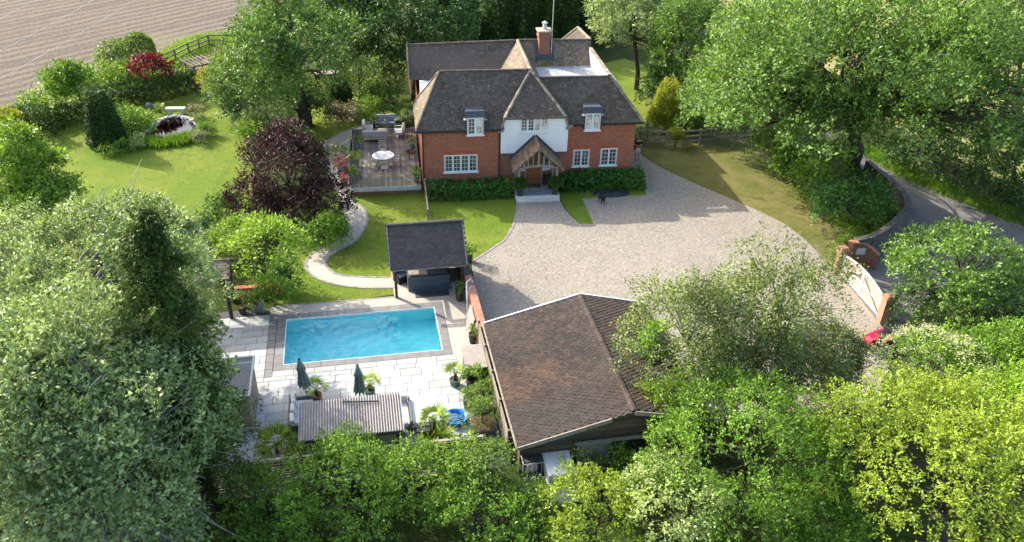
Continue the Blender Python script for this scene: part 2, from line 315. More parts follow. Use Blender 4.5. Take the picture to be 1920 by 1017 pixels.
MT['pondwater'] = watermat('pond_water', (.14,.17,.14), .8, .001)
MT['liner'] = mat('pool_liner', (.74,.95,.97), .6, [(1,(.77,.96,.97),.4,.7)])
def glassmat(name, base, rough=.05):
    m, nt, N, L, P = nodes(name); P.inputs['Base Color'].default_value = (*base, 1); P.inputs['Roughness'].default_value = rough; P.inputs['Specular IOR Level'].default_value = .6
    c = _mix(nt, _ramp(nt, _noise(nt, 1.7, 2, .5), .42, .6), base, tuple(min(1, x*2.2+.02) for x in base)); L.new(c, P.inputs['Base Color']); return m
MT['pane'] = glassmat('window_glass', (.035,.04,.045))
MT['blind'] = glassmat('window_glass_over_blind', (.30,.285,.255))
m_, nt_, N_, L_, P_ = nodes('balustrade_glass')
tr_ = N_.new('ShaderNodeBsdfTransparent'); tr_.inputs[0].default_value = (.88,.93,.91,1); gs_ = N_.new('ShaderNodeBsdfGlossy'); gs_.inputs['Roughness'].default_value = .02
fz_ = N_.new('ShaderNodeFresnel'); fz_.inputs[0].default_value = 1.45; mx_ = N_.new('ShaderNodeMixShader'); L_.new(fz_.outputs[0], mx_.inputs[0]); L_.new(tr_.outputs[0], mx_.inputs[1]); L_.new(gs_.outputs[0], mx_.inputs[2]); L_.new(mx_.outputs[0], N_['Material Output'].inputs[0])
MT['clear'] = m_
# leaf colours by species
LF = dict(
 silver=leafmat('whitebeam_leaf', (.05,.105,.033), (.33,.37,.245), .24, .3, (1.05,1.1,.6)),
 oak=leafmat('oak_leaf', (.04,.085,.028), (.125,.20,.06), .32),
 ash=leafmat('ash_leaf', (.045,.095,.03), (.145,.225,.07), .34),
 dark=leafmat('dark_leaf', (.02,.05,.018), (.06,.115,.035), .22),
 darkconifer=leafmat('conifer_needle', (.015,.038,.016), (.045,.085,.03), .12, .2),
 cypress=leafmat('cypress_needle', (.02,.05,.014), (.075,.105,.03), .18, .2),
 lime=leafmat('lime_leaf', (.09,.17,.022), (.22,.31,.05), .40),
 yellow=leafmat('yellow_leaf', (.10,.18,.025), (.28,.33,.065), .40),
 mid=leafmat('hawthorn_leaf', (.045,.105,.018), (.16,.26,.045), .36),
 bright=leafmat('maple_leaf', (.07,.145,.022), (.19,.28,.055), .40),
 birch=leafmat('birch_leaf', (.05,.08,.022), (.16,.19,.075), .28, .4),
 pale=leafmat('willow_leaf', (.10,.16,.06), (.36,.41,.22), .3, .5),
 purple=leafmat('plum_leaf', (.02,.010,.015), (.06,.034,.046), .2, .2, (1.3,.6,.7)),
 red=leafmat('acer_leaf', (.06,.008,.014), (.16,.016,.028), .3, .3, (1.2,.5,.5)),
 laurel=leafmat('laurel_leaf', (.018,.06,.014), (.06,.15,.03), .2, .5),
 box=leafmat('box_leaf', (.02,.05,.012), (.06,.11,.025), .18, .3),
 gold=leafmat('golden_leaf', (.13,.165,.022), (.30,.30,.06), .38),
 privet=leafmat('privet_leaf', (.05,.095,.025), (.17,.24,.07), .3),
 grey=leafmat('lavender_leaf', (.09,.10,.075), (.26,.26,.22), .25),
 blossom=leafmat('cream_blossom', (.26,.26,.17), (.36,.36,.27), .2, .2, (1,1,.9)),
 palm=leafmat('palm_leaf', (.06,.13,.025), (.24,.30,.07), .3, .45),
 yucca=leafmat('yucca_leaf', (.09,.16,.03), (.30,.36,.09), .3, .45),
 reed=leafmat('reed_leaf', (.06,.13,.02), (.15,.24,.04), .4),
 twig=leafmat('dry_twig', (.12,.10,.08), (.30,.26,.22), .1, .2),
 pink=leafmat('pink_petal', (.40,.10,.14), (.60,.25,.28), .3, .2, (1,.7,.7)),
)
# ================================================================ the ground and the large surfaces
PX0, PX1, PY0, PY1 = -4.18, 3.28, 31.69, 35.45           # pool, in the pool grid
def frame_sheet(name, outer, hole, yaw, z, m):
    (a0, b0, a1, b1) = outer; (c0, d0, c1, d1) = hole; mb = MB()
    xs = [a0, c0, c1, a1]; ys = [b0, d0, d1, b1]
    for i in range(3):
        for j in range(3):
            if (i, j) == (1, 1): continue
            mb.add([fr(xs[i], ys[j], yaw, z), fr(xs[i+1], ys[j], yaw, z), fr(xs[i+1], ys[j+1], yaw, z), fr(xs[i], ys[j+1], yaw, z)], [(0,1,2,3)])
    o = mb.build(name, m); o['kind'] = 'structure'; return o
frame_sheet('ground', (-420, -160, 420, 620), (PX0, PY0, PX1, PY1), YP, -.012, MT['ground'])
def px(pts, z=0.0): return [at(x, y, z) for x, y in pts]
# ploughed field with real furrows
fa = (at(185,95)-at(0,140)).xy.normalized()               # furrow direction
def field_patch():
    edge = px(spline([(-60,262),(0,228),(60,190),(110,160),(190,132),(300,100),(390,76),(440,62),(470,40),(480,0),(482,-40)], 5))
    far = [edge[-1]+Vector((20, 150, 0)), Vector((-190, 260, 0)), Vector((-260, 120, 0)), edge[0]+Vector((-60, -14, 0))]
    return edge+far
sheet('ploughed_field', field_patch(), MT['soil'], z=.004)
def inpoly(x, y, poly):
    c = False; n = len(poly); j = n-1
    for i in range(n):
        xi, yi = poly[i][0], poly[i][1]; xj, yj = poly[j][0], poly[j][1]
        if (yi > y) != (yj > y) and x < (xj-xi)*(y-yi)/(yj-yi)+xi: c = not c
        j = i
    return c
FP = field_patch()
cl = MB()
for _ in range(7000):
    x, y = random.uniform(-60, 480), random.uniform(-5, 225); p = at(x, y)
    if inpoly(p.x, p.y, FP):
        s = random.uniform(.04,.10); a = random.uniform(0, 3)
        cl.add([(p.x+s*math.cos(a), p.y+s*math.sin(a), .0), (p.x+s*math.cos(a+2.1), p.y+s*math.sin(a+2.1), .0), (p.x+s*math.cos(a+4.2), p.y+s*math.sin(a+4.2), 0), (p.x+random.uniform(-.03,.03), p.y, s*random.uniform(.2,.4))], [(0,1,3),(1,2,3),(2,0,3)])
o = cl.build('soil_clod', MT['clod'], bpy.data.objects['ploughed_field']); o['kind'] = 'stuff'
# meadow beyond the lane
mp = px([(1300,-40),(1420,60),(1560,160),(1700,250),(1860,330),(2050,380)]); sheet('meadow', mp+[mp[-1]+Vector((160, 60, 0)), Vector((260, 300, 0)), Vector((40, 330, 0))], MT['straw'], z=.002)
# lawns
sheet('garden_lawn', px(spline([(60,262),(150,205),(240,178),(330,166),(380,166),(420,200),(452,240),(470,300),(480,360),(440,420),(370,440),(280,430),(180,400),(90,340),(40,300),(60,262)], 4)[:-1]), MT['lawn'], z=.004)
sheet('pergola_lawn', px([(330,122),(352,98),(396,80),(432,80),(440,110),(420,165),(390,185),(372,160),(350,130)]), MT['lawn_dry'], z=.006)
sheet('front_lawn', px([(655,350),(800,345),(930,352),(969,372),(970,395),(965,425),(945,452),(912,474),(882,490),(872,545),(742,552),(640,566),(540,575),(500,560),(500,500),(560,440),(600,400),(640,372)]), MT['lawn'], z=.004)
sheet('verge_lawn', px([(1046,360),(1160,345),(1200,345),(1207,352),(1213,366),(1092,373),(1113,421),(1086,420),(1064,396),(1050,376)]), MT['lawn'], z=.006)
sheet('drive_lawn', px([(1196,262),(1300,256),(1410,250),(1450,290),(1500,330),(1560,380),(1640,420),(1640,470),(1580,500),(1545,490),(1520,460),(1470,420),(1400,386),(1330,356),(1260,325),(1215,300),(1196,284)]), MT['lawn_dry'], z=.004)
sheet('side_lawn', px([(1130,120),(1170,110),(1260,140),(1290,230),(1262,262),(1196,264),(1180,200)]), MT['lawn'], z=.003)
sheet('back_lawn', px([(560,190),(640,170),(790,180),(800,215),(700,238),(640,252),(610,275),(590,260)]), MT['lawn'], z=.003)
# gravel drive
GR = spline([(1196,284),(1215,300),(1260,325),(1330,356),(1400,386),(1470,420),(1520,460),(1556,500)], 4)+[(1600,545),(1648,606),(1680,640),(1640,780),(1240,790),(1195,600),(1090,565),(906,640),(893,560),(884,492)]+spline([(884,492),(912,474),(945,452),(962,425),(969,398),(970,376)], 4)+spline([(1047,373),(1062,396),(1086,420)], 4)+[(1113,421),(1092,373),(1213,366),(1206,350),(1190,325),(1172,300),(1180,280)]
sheet('gravel_drive', px(GR), MT['gravel'], z=.010)
# stray gravel stones that the eye can pick out along the drive
st = MB(); GW = px(GR)
xs_ = [p.x for p in GW]; ys_ = [p.y for p in GW]
n_ = 0
while n_ < 9000:
    x, y = random.uniform(min(xs_), max(xs_)), random.uniform(min(ys_), max(ys_))
    if inpoly(x, y, GW):
        n_ += 1; s = random.uniform(.018,.045); a = random.uniform(0, 6.28)
        st.add([(x+s*math.cos(a), y+s*math.sin(a), .008), (x+s*math.cos(a+2.1), y+s*math.sin(a+2.1), .008), (x+s*math.cos(a+4.2), y+s*math.sin(a+4.2), .008), (x, y, .008+s)], [(0,1,3),(1,2,3),(2,0,3)])
MT['pebble'] = mat('loose_pebble', (.40,.36,.30), .9, island=.45)
o = st.build('gravel_stone', MT['pebble'], bpy.data.objects['gravel_drive']); o['kind'] = 'stuff'
# lane
sheet('lane', px(spline([(1540,235),(1580,262),(1622,284),(1700,332),(1800,374),(1930,424),(2060,470),(2500,640)], 4)+[(2500,980),(2060,690),(1960,600),(1880,545),(1790,520),(1720,580),(1685,640),(1648,604),(1558,502),(1640,470),(1690,420),(1690,395),(1655,362),(1618,318),(1590,292),(1530,262)]), MT['asphalt'], z=.006)
sheet('lane_verge', px(spline([(1560,232),(1620,270),(1700,318),(1800,360),(1930,408),(2060,452),(2500,616)], 4)+spline([(2500,642),(2060,474),(1930,428),(1800,378),(1700,336),(1622,288),(1560,256)], 4)), MT['litter'], z=.012)
# resin path with its kerbs
PO = [(660,377),(682.6,392),(689,410),(682,433.6),(661,457),(627,475),(611,492),(621,509),(644,517),(698,520.5),(738,520.5)]
PI_ = [(739.5,540.6),(691,540.6),(637,535.5),(594,522),(574,504),(577,485),(594,470),(634,450),(652.6,427),(647.5,400),(637.5,380)]
up1 = [(637.5,380),(630,350),(612,315),(605,290),(612,268),(640,249),(700,228),(775,205)]; up2 = [(777,216),(700,240),(664,252),(655,290),(655,352),(660,377)]
so, si, s1, s2 = spline(PO, 6), spline(PI_, 6), spline(up1, 5), spline(up2, 4)
path_o = sheet('garden_path', px(so+si+s1[1:]+s2), MT['resin'], z=.012)
def kerb(run, w=.14, h=.02, L=.24):
    pts = px(run); cum = [0]
    for a, b in zip(pts[:-1], pts[1:]): cum.append(cum[-1]+(b-a).length)
    def P(d):
        for i in range(len(pts)-1):
            if cum[i+1] >= d: return pts[i].lerp(pts[i+1], (d-cum[i])/max(1e-6, cum[i+1]-cum[i]))
        return pts[-1]
    d = 0; k = MB()
    while d+L < cum[-1]:
        a, b = P(d+.008), P(d+L-.008); k.beam(a+Vector((0,0,.004)), b+Vector((0,0,.004)), w, .05+random.uniform(0,.012)); d += L
    return k
kb = MB()
for run in (so, si, s1, [(884,492),(912,474),(945,452),(962,425),(969,398),(970,376)]):
    k = kerb(run); kb.add(k.v, k.f)
o = kb.build('kerb_sett', MT['sett'], path_o); o['kind'] = 'stuff'
# ---------------------------------------------------------------- pool
pool = thing('swimming_pool', 'rectangular swimming pool of bright blue water in a grey stone surround', 'swimming pool', fr((PX0+PX1)/2, (PY0+PY1)/2, YP), YP)
hx, hy = (PX1-PX0)/2, (PY1-PY0)/2
mb = MB(); D = 1.35
mb.add([(-hx,-hy,-D),(hx,-hy,-D),(hx,hy,-D),(-hx,hy,-D),(-hx,-hy,.0),(hx,-hy,.0),(hx,hy,.0),(-hx,hy,.0)], [(0,1,2,3),(0,4,5,1),(1,5,6,2),(2,6,7,3),(3,7,4,0)])
o = mb.build('pool_basin', MT['liner'], pool); o.cycles.is_caustics_receiver = True
# gently rippled water surface
nx, ny = 230, 116; vs = []; fs = []
for j in range(ny+1):
    for i in range(nx+1):
        x = -hx+2*hx*i/nx; y = -hy+2*hy*j/ny
        z = .020*math.sin(3.1*x+1.7*y+.8*math.sin(1.3*y))+.016*math.sin(-2.3*x+4.4*y+1.1*math.sin(.9*x))+.014*math.sin(8.1*x+3.2*y+1.7*math.sin(2*y))+.012*math.sin(-5.4*x+9*y+1.4*math.sin(1.7*x))+.007*math.sin(14*x-6*y+2*math.sin(2.2*y))+.006*math.sin(4*x+16*y+2*math.sin(1.9*x))
        vs.append((x, y, -.09+z*.55))
for j in range(ny):
    for i in range(nx): a = j*(nx+1)+i; fs.append((a, a+1, a+nx+2, a+nx+1))
o = MB().add(vs, fs).build('pool_water', MT['clearwater'], pool, smooth=True); o.cycles.is_caustics_caster = True
cw = .42
def strip(n, f, mt=None):
    for i in range(n): f(i)
def coping(x0, y0, x1, y1):
    MB().box((x0+.004, y0+.004, -.02), (x1-.004, y1-.004, .045)).build('coping_slab', MT['coping'], pool, bevel=.008)
n = 13; L = 2*hx/n
for i in range(n):
    coping(-hx+i*L, hy, -hx+(i+1)*L, hy+cw); coping(-hx+i*L, -hy-cw, -hx+(i+1)*L, -hy)
for sx in (-1, 1):
    for j in range(8):
        a = -hy-cw+j*(2*hy+2*cw)/8; b = a+(2*hy+2*cw)/8
        coping(sx*hx, a, sx*(hx+cw), b) if sx > 0 else coping(-hx-cw, a, -hx, b)
# white skimmer edge of the liner
e = MB(); e.box((-hx,hy-.03,-.08),(hx,hy-.004,.03)); e.box((hx-.03,-hy,-.081),(hx-.004,hy,.031)); e.box((-hx,-hy+.004,-.082),(hx,-hy+.03,.032)); e.box((-hx+.004,-hy,-.083),(-hx+.03,hy,.033)); e.build('liner_edge', MT['white'], pool)
# ---------------------------------------------------------------- terrace of paving slabs
def terrace_base():
    o = frame_sheet('terrace', (-9.6, 23.6, 4.98, 36.6), (PX0, PY0, PX1, PY1), YP, .006, MT['joint']); return o
ter = terrace_base()
SLABM = {}
def slab_piece(s0, t0, s1, t1, m='slab'):
    w, l = round(s1-s0, 3), round(t1-t0, 3); key = (w, l, m)
    if key not in SLABM:
        SLABM[key] = MB().box((-w/2+.011, -l/2+.011, 0), (w/2-.011, l/2-.011, .028)).mesh('paving_slab')
    o = link('paving_slab', SLABM[key], MT[m], ter)
    o.location = fr((s0+s1)/2, (t0+t1)/2, YP, .008+random.uniform(0,.004)); o.rotation_euler = (0, 0, YP+random.uniform(-.004,.004)); return o
def rows(s0, s1, t0, t1, hrow=.545, L=.98):
    t = t0; k = 0
    while t < t1-.08:
        tt = min(t+hrow, t1); s = s0-[0, .52, .28, .76][k % 4]*L
        while s < s1-.06:
            a, b = max(s, s0), min(s+L, s1)
            if b-a > .06: slab_piece(a, t, b, tt)
            s += L
        t = tt; k += 1
rows(-8.9, 4.95, 24.0, 30.86)                        # south terrace
rows(-8.9, -4.98, 30.86, 35.95)                      # west strip
slab_o = None
# grey band and pale bound-gravel margins round the pool
for q in range(9): slab_piece(-4.98, 30.86+q*.57, -4.62, 30.86+(q+1)*.57, 'coping')
for q in range(9): slab_piece(-4.62+q*.94, 30.86, -4.62+(q+1)*.94, 31.27, 'slab')
rs = MB()
def flat(mb, s0, t0, s1, t1, z): mb.add([fr(s0,t0,YP,z), fr(s1,t0,YP,z), fr(s1,t1,YP,z), fr(s0,t1,YP,z)], [(0,1,2,3)])
flat(rs, -4.98, 35.88, 5.0, 36.62, .030); flat(rs, 3.71, 31.28, 5.0, 35.88, .031); flat(rs, 1.3, 36.62, 5.0, 39.4, .029); flat(rs, 3.84, 30.86, 5.0, 31.28, .029)
o = rs.build('pool_margin', MT['resin']); o['kind'] = 'structure'
k = MB()
for q in range(26): k.box((-4.98+q*.24+.006, 36.62, 0), (-4.98+(q+1)*.24-.006, 36.74, .04))
o = k.build('edging_sett', MT['sett'], ter); o.rotation_euler = (0, 0, YP); o['kind'] = 'stuff'
# ================================================================ roofs made of real tiles
def tile_plane(mb, poly, gauge=.11, wid=.17, th=.016, jit=.006, over=.0, rag=.0):
    """lay overlapping tiles over a planar polygon (local coordinates); eaves run along the lowest edge"""
    P = [Vector(p) for p in poly]; n = Vector((0,0,0))
    for i in range(len(P)): n += (P[i]-P[0]).cross(P[(i+1) % len(P)]-P[0])
    n.normalize()
    if n.z < 0: n = -n
    e = Vector((0,0,1)).cross(n)
    e = e.normalized() if e.length > 1e-4 else Vector((1,0,0))     # along the eaves
    s = n.cross(e).normalized()
    if s.z < 0: s = -s; e = -e
    o = P[0]; loc = [((p-o).dot(e), (p-o).dot(s)) for p in P]
    x0, x1 = min(a for a, b in loc), max(a for a, b in loc); y0, y1 = min(b for a, b in loc), max(b for a, b in loc)
    rowsn = int((y1-y0)/gauge)+1; out = 0
    for j in range(rowsn):
        yb = y0+j*gauge; xo = x0-(wid/2 if j % 2 else 0)
        for i in range(int((x1-x0)/wid)+2):
            xa = xo+i*wid+.004; xb = xa+wid-.008
            c = ((xa+xb)/2, yb+gauge*.5)
            if not inpoly(c[0], c[1], loc): continue
            l = gauge*1.25; lift = th+random.uniform(0, jit); tw = random.uniform(-jit, jit)*.6; dy = random.uniform(-rag, rag)
            A = o+e*xa+s*(yb+dy)+n*(lift+tw); B = o+e*xb+s*(yb+dy)+n*(lift-tw); Cc = o+e*xb+s*(yb+l)+n*.004; Dd = o+e*xa+s*(yb+l)+n*.004
            E_ = o+e*xa+s*(yb+dy)+n*.0; F2 = o+e*xb+s*(yb+dy)+n*.0
            mb.add([A, B, Cc, Dd, E_, F2], [(0,1,2,3), (4,5,1,0), (4,0,3), (5,2,1)]); out += 1
    return out
def ridge(mb, a, b, r=.10, L=.33, n=5):
    a = Vector(a); b = Vector(b); d = (b-a); k = max(1, int(d.length/L)); u = d.normalized()
    side = u.cross(Vector((0,0,1))).normalized(); up = side.cross(u)
    for i in range(k):
        p = a+d*(i/k)+u*.006; q = a+d*((i+1)/k)-u*.006; vs = []; rr = r*random.uniform(.94,1.06)
        for pt in (p, q):
            for t in range(n+1):
                an = math.pi*t/n; vs.append(pt+side*math.cos(an)*rr+up*(math.sin(an)*rr*.75-.02))
        fs = [(t, t+1, n+2+t, n+1+t) for t in range(n)]+[tuple(range(n, -1, -1)), tuple(range(n+1, 2*n+2))]
        mb.add(vs, fs)
# ================================================================ the house
HU, HV = 1.55, 49.27
house = thing('brick_house', 'red brick house with hipped dark tiled roofs and a white rendered gable over the porch', 'house', fr(HU, HV, YH), YH)
def h(u, v, z): return (u-HU, v-HV, z)
def hbox(mb, u0, v0, z0, u1, v1, z1): return mb.box(h(u0, v0, z0), h(u1, v1, z1))
wl_ = MB(); hbox(wl_, 1.55, 49.27, -.1, 6.62, 53.6, 4.32); hbox(wl_, 1.56, 53.6, -.1, 8.0, 59.8, 4.31); wl_.build('brick_wall', MT['brick'], house)
wl_ = MB(); hbox(wl_, 6.62, 49.30, -.1, 10.98, 57, 2.56); wl_.build('brick_wall', MT['brick_old'], house)['label'] = 'weathered red brick wall below the white gable'
wl_ = MB(); hbox(wl_, 10.98, 49.80, -.1, 15.70, 60, 4.33); wl_.build('brick_wall', MT['brick'], house)
# white gable, jettied a little
g = MB(); out = [(6.61,2.55),(10.99,2.55),(11.0,4.25),(10.72,5.06),(6.86,5.06),(6.61,4.25)]
front = [h(u, 49.12, z) for u, z in out]; g.slab(front, .6, (0,1,0)); g.build('rendered_gable', MT['render'], house)
b = MB(); hbox(b, 6.60, 49.10, 2.50, 11.0, 49.2, 2.545); b.build('lead_drip', MT['leaddark'], house)
# soffit boards under the eaves
b = MB(); hbox(b, 1.3, 49.0, 4.18, 6.6, 49.27, 4.22)
for i in range(14): hbox(b, 1.62+i*.37, 49.04, 4.08, 1.70+i*.37, 49.27, 4.18)
for i in range(12): hbox(b, 11.12+i*.39, 49.58, 4.08, 11.20+i*.39, 49.8, 4.18)
b.build('rafter_end', MT['black'], house)
zE = 4.30
def plane(mb, base, poly, th=.10, **k):
    pts = [h(*p) for p in poly]; tile_plane(mb, pts, **k); P = [Vector(p) for p in pts]
    base.slab([p-Vector((0,0,.012)) for p in P], th)
rt, rb_, rm, rl = MB(), MB(), MB(), MB()
AP = (8.78,51.5,7.33)
plane(rt, rb_, [(1.2,49.0,zE),(6.8,49.0,zE),(6.8,49.62,5.05),AP,(2.9,51.5,7.33)])            # front left
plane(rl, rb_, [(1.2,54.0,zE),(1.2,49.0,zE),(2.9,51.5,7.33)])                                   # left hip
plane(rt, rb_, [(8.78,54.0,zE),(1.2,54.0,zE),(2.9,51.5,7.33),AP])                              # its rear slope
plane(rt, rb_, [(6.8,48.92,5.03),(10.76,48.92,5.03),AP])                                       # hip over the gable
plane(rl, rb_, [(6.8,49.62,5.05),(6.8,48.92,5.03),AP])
plane(rt, rb_, [(10.76,48.92,5.03),(10.76,50.21,5.05),(9.3,51.68,6.73),AP])
plane(rt, rb_, [(10.5,49.5,zE),(16.1,49.5,zE),(14.19,51.68,6.73),(9.3,51.68,6.73),(10.76,50.21,5.05)])   # front right
plane(rt, rb_, [(16.1,49.5,zE),(16.1,57.5,zE),(14.19,57.5,6.73),(14.19,51.68,6.73)])         # right
plane(rt, rb_, [(16.1,57.5,zE),(16.1,63.6,zE),(13.95,61.3,7.34),(14.19,58,7.34)])
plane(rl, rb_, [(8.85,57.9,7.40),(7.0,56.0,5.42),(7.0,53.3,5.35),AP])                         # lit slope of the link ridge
plane(rt, rb_, [AP,(9.95,51.9,5.80),(9.95,57.0,5.82),(8.85,57.9,7.40)])
plane(rt, rb_, [(1.08,55.77,5.44),(7.0,55.8,5.44),(8.85,57.9,7.40),(1.08,57.40,7.34)])         # rear range, left
plane(rt, rb_, [(8.85,60.8,zE),(1.08,60.2,zE),(1.08,57.4,7.34),(8.85,57.9,7.40)])
plane(rm, rb_, [(9.9,56.7,5.80),(14.19,56.75,5.80),(14.19,58.0,7.34),(8.85,57.95,7.40)])       # rear range, right, mossy
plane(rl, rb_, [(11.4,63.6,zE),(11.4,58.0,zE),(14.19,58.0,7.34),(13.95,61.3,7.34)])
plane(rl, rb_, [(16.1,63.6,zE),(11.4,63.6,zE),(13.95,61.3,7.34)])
for m_, nm, mt_ in ((rt, 'roof_tiles', 'tile'), (rm, 'roof_tiles', 'tile_moss_sunlit'), (rl, 'roof_tiles', 'tile_moss_sunlit')):
    o = m_.build(nm, MT[mt_], house); o['kind'] = 'stuff'
rb_.build('roof', MT['tile'], house)
rg = MB()
for a, b_ in [((2.9,51.5,7.33),AP),((1.2,49,zE),(2.9,51.5,7.33)),((1.08,57.4,7.34),(8.85,57.9,7.40)),((9.3,51.68,6.73),(14.19,51.68,6.73)),((8.85,57.95,7.40),(14.19,58,7.34))]: ridge(rg, h(*a), h(*b_))
o = rg.build('ridge_tiles', MT['tile'], house); o['kind'] = 'stuff'
rg = MB()
for a, b_ in [((6.8,48.92,5.05),AP),((10.76,48.92,5.05),AP),(AP,(8.85,57.9,7.4)),((16.1,49.5,zE),(14.19,51.68,6.73)),((14.19,58,7.34),(13.95,61.3,7.34)),((16.1,63.6,zE),(13.95,61.3,7.34)),((11.4,63.6,zE),(13.95,61.3,7.34)),((1.2,54,zE),(2.9,51.5,7.33))]: ridge(rg, h(*a), h(*b_), .12, .24)
o = rg.build('hip_tiles', MT['lichen'], house); o['kind'] = 'stuff'
# flat lead roof with its parapet
b = MB(); hbox(b, 9.9, 51.7, 5.7, 14.1, 56.75, 5.80); 
for i in range(5): hbox(b, 10.5+i*.7, 51.8, 5.80, 10.56+i*.7, 56.7, 5.83)
b.build('flat_roof', MT['lead'], house)
b = MB(); b.slab([h(14.0,51.6,5.75), h(14.0,57.4,5.75), h(14.0,57.4,6.86), h(14.0,51.7,6.78)], .16, (1,0,0)); b.build('parapet', MT['render'], house)
b = MB(); b.beam(h(14.08,51.6,6.83), h(14.08,57.45,6.92), .26, .06); b.build('parapet_coping', MT['lichen'], house)
# white flat roof and cheek between the ranges on the left
b = MB(); hbox(b, 1.75, 53.2, 4.2, 7.2, 56.0, 5.25); b.build('link_roof', MT['render'], house)
b = MB(); b.slab([h(1.06,55.75,4.4), h(1.06,60.0,4.4), h(1.06,57.4,7.30)], .1, (1,0,0)); b.build('gable_wall', MT['brick'], house)
b = MB(); b.beam(h(1.02,55.7,5.5), h(1.02,57.4,7.44), .06, .2); b.beam(h(1.02,57.4,7.44), h(1.02,60.2,4.4), .06, .2); b.build('bargeboard', MT['lichen'], house)
# verge boards of the gable and the corner stops
b = MB(); b.beam(h(6.60,49.06,4.12), h(6.84,49.06,5.0), .08, .12); b.beam(h(11.02,49.06,4.12), h(10.74,49.06,5.0), .08, .12)
b.beam(h(6.4,49.02,4.1), h(6.75,49.02,4.18), .12, .14); b.beam(h(10.85,49.02,4.18), h(11.3,49.4,4.22), .12, .14)
b.beam(h(6.82,48.95,5.02), h(10.74,48.95,5.02), .06, .08); b.build('bargeboard', MT['oak'], house)
# gutters and downpipes
b = MB(); [b.tube([h(a,48.94,4.22), h(c,48.94,4.22)], .055) for a, c in ((1.2,4.33),(5.56,6.6))]; [b.tube([h(a,49.44,4.24), h(c,49.44,4.24)], .055) for a, c in ((11.0,12.06),(13.26,16.15))]; b.build('gutter', MT['black'], house)
for u, v in ((1.62,49.2),(6.54,49.2),(11.03,49.7)):
    b = MB(); b.tube([h(u,v-.25,4.2), h(u,v,3.95), h(u,v,.05)], .042); b.build('downpipe', MT['black'], house)
def window(par, u0, u1, z0, z1, v, lights, rows_, cols, panes, name='window', sill=True, H=h, label=None, arch=True):
    fw = .055; f = MB(); y0, y1 = v-.05, v+.02
    def bx(m, a0, b0, a1, b1, d0=y0, d1=y1): m.box(H(a0, d0, b0), H(a1, d1, b1))
    bx(f, u0, z0, u0+fw, z1); bx(f, u1-fw, z0, u1, z1); bx(f, u0+fw, z1-fw, u1-fw, z1, y0+.001); bx(f, u0+fw, z0, u1-fw, z0+fw, y0+.001)
    lw = (u1-u0-2*fw)/lights
    for i in range(1, lights): bx(f, u0+fw+i*lw-.03, z0+fw, u0+fw+i*lw+.03, z1-fw, y0+.002)
    w = f.build(name, MT['white'], par)
    if label: w['label'] = label
    for i in range(lights):
        a = u0+fw+i*lw+.028; b_ = a+lw-.056; zz0, zz1 = z0+fw, z1-fw
        s = MB(); t = .032; e0 = y0+.012
        bx(s, a, zz0, a+t, zz1, e0); bx(s, b_-t, zz0, b_, zz1, e0); bx(s, a+t, zz0, b_-t, zz0+t, e0+.001); bx(s, a+t, zz1-t, b_-t, zz1, e0+.001)
        for r in range(1, rows_): zc = zz0+(zz1-zz0)*r/rows_; bx(s, a+t, zc-.011, b_-t, zc+.011, e0+.004)
        for c in range(1, cols): uc = a+(b_-a)*c/cols; bx(s, uc-.011, zz0+t, uc+.011, zz1-t, e0+.003)
        s.build('sash', MT['white'], w)
        p = MB(); bx(p, a, zz0, b_, zz1, y0+.028, y1-.005); p.build('pane', MT[panes[i]], w)
    if sill:
        s = MB(); bx(s, u0-.07, z0-.07, u1+.07, z0+.005, v-.12, v+.01); s.build('sill', MT['white'], w)
    if arch and par is house and sill:
        s = MB(); n = int((u1-u0+.2)/.08)
        for i in range(n): s.box(H(u0-.1+i*.08+.005, v-.012, z1+.01), H(u0-.1+(i+1)*.08-.005, v+.01, z1+.22))
        s.build('brick_lintel', MT['brick_soldier'], w)
    return w
MT['brick_soldier'] = mat('soldier_brick', srgb(186,98,64), .85, [(6,srgb(150,78,54),.4,.7)], island=.22)
window(house, 2.94, 5.13, 1.30, 2.50, 49.27, 4, 4, 2, ['pane']*4)
window(house, 7.83, 9.67, 4.02, 5.02, 49.12, 4, 4, 2, ['pane','pane','blind','blind'], arch=False)
window(house, 11.58, 12.70, 1.16, 2.36, 49.8, 2, 4, 2, ['pane']*2)
window(house, 13.45, 14.60, 1.16, 2.40, 49.8, 2, 4, 2, ['pane']*2)
# dormers
for (u0, u1, z0, z1, v, pn) in ((4.43,5.46,3.97,5.13,48.97,['pane','blind']), (12.16,13.16,3.85,5.02,49.47,['blind','blind'])):
    d = MB(); d.slab([h(u0-.06,v+.02,3.95), h(u0-.06,v+.02,z1+.03), h(u0-.06,v+.20,z1+.30), h(u0-.06,v+1.5,z1+.36), h(u0-.06,v+1.5,3.95)], u1-u0+.12, (1,0,0)); o = d.build('dormer', MT['leaddark'], house)
    d = MB(); hbox(d, u0-.14, v+.18, z1+.30, u1+.14, v+.28, z1+.34); d.beam(h(u0-.14,v-.03,z1+.02), h(u1+.14,v-.03,z1+.02), .05, .05); d.build('dormer_roof', MT['leaddark'], o)
    d = MB(); d.slab([h(u0-.12,v-.05,z1+.02), h(u1+.12,v-.05,z1+.02), h(u1+.12,v+.20,z1+.31), h(u0-.12,v+.20,z1+.31)], .03); d.build('lead_sheet', MT['leaddark'], o)
    d = MB(); hbox(d, u0-.22, v-.04, z1-.20, u0-.02, v+.2, z1-.12); hbox(d, u1+.02, v-.04, z1-.20, u1+.22, v+.2, z1-.12); d.build('lead_apron', MT['lead'], o)
    window(house, u0, u1, z0, z1, v, 2, 4, 2, pn, arch=False)
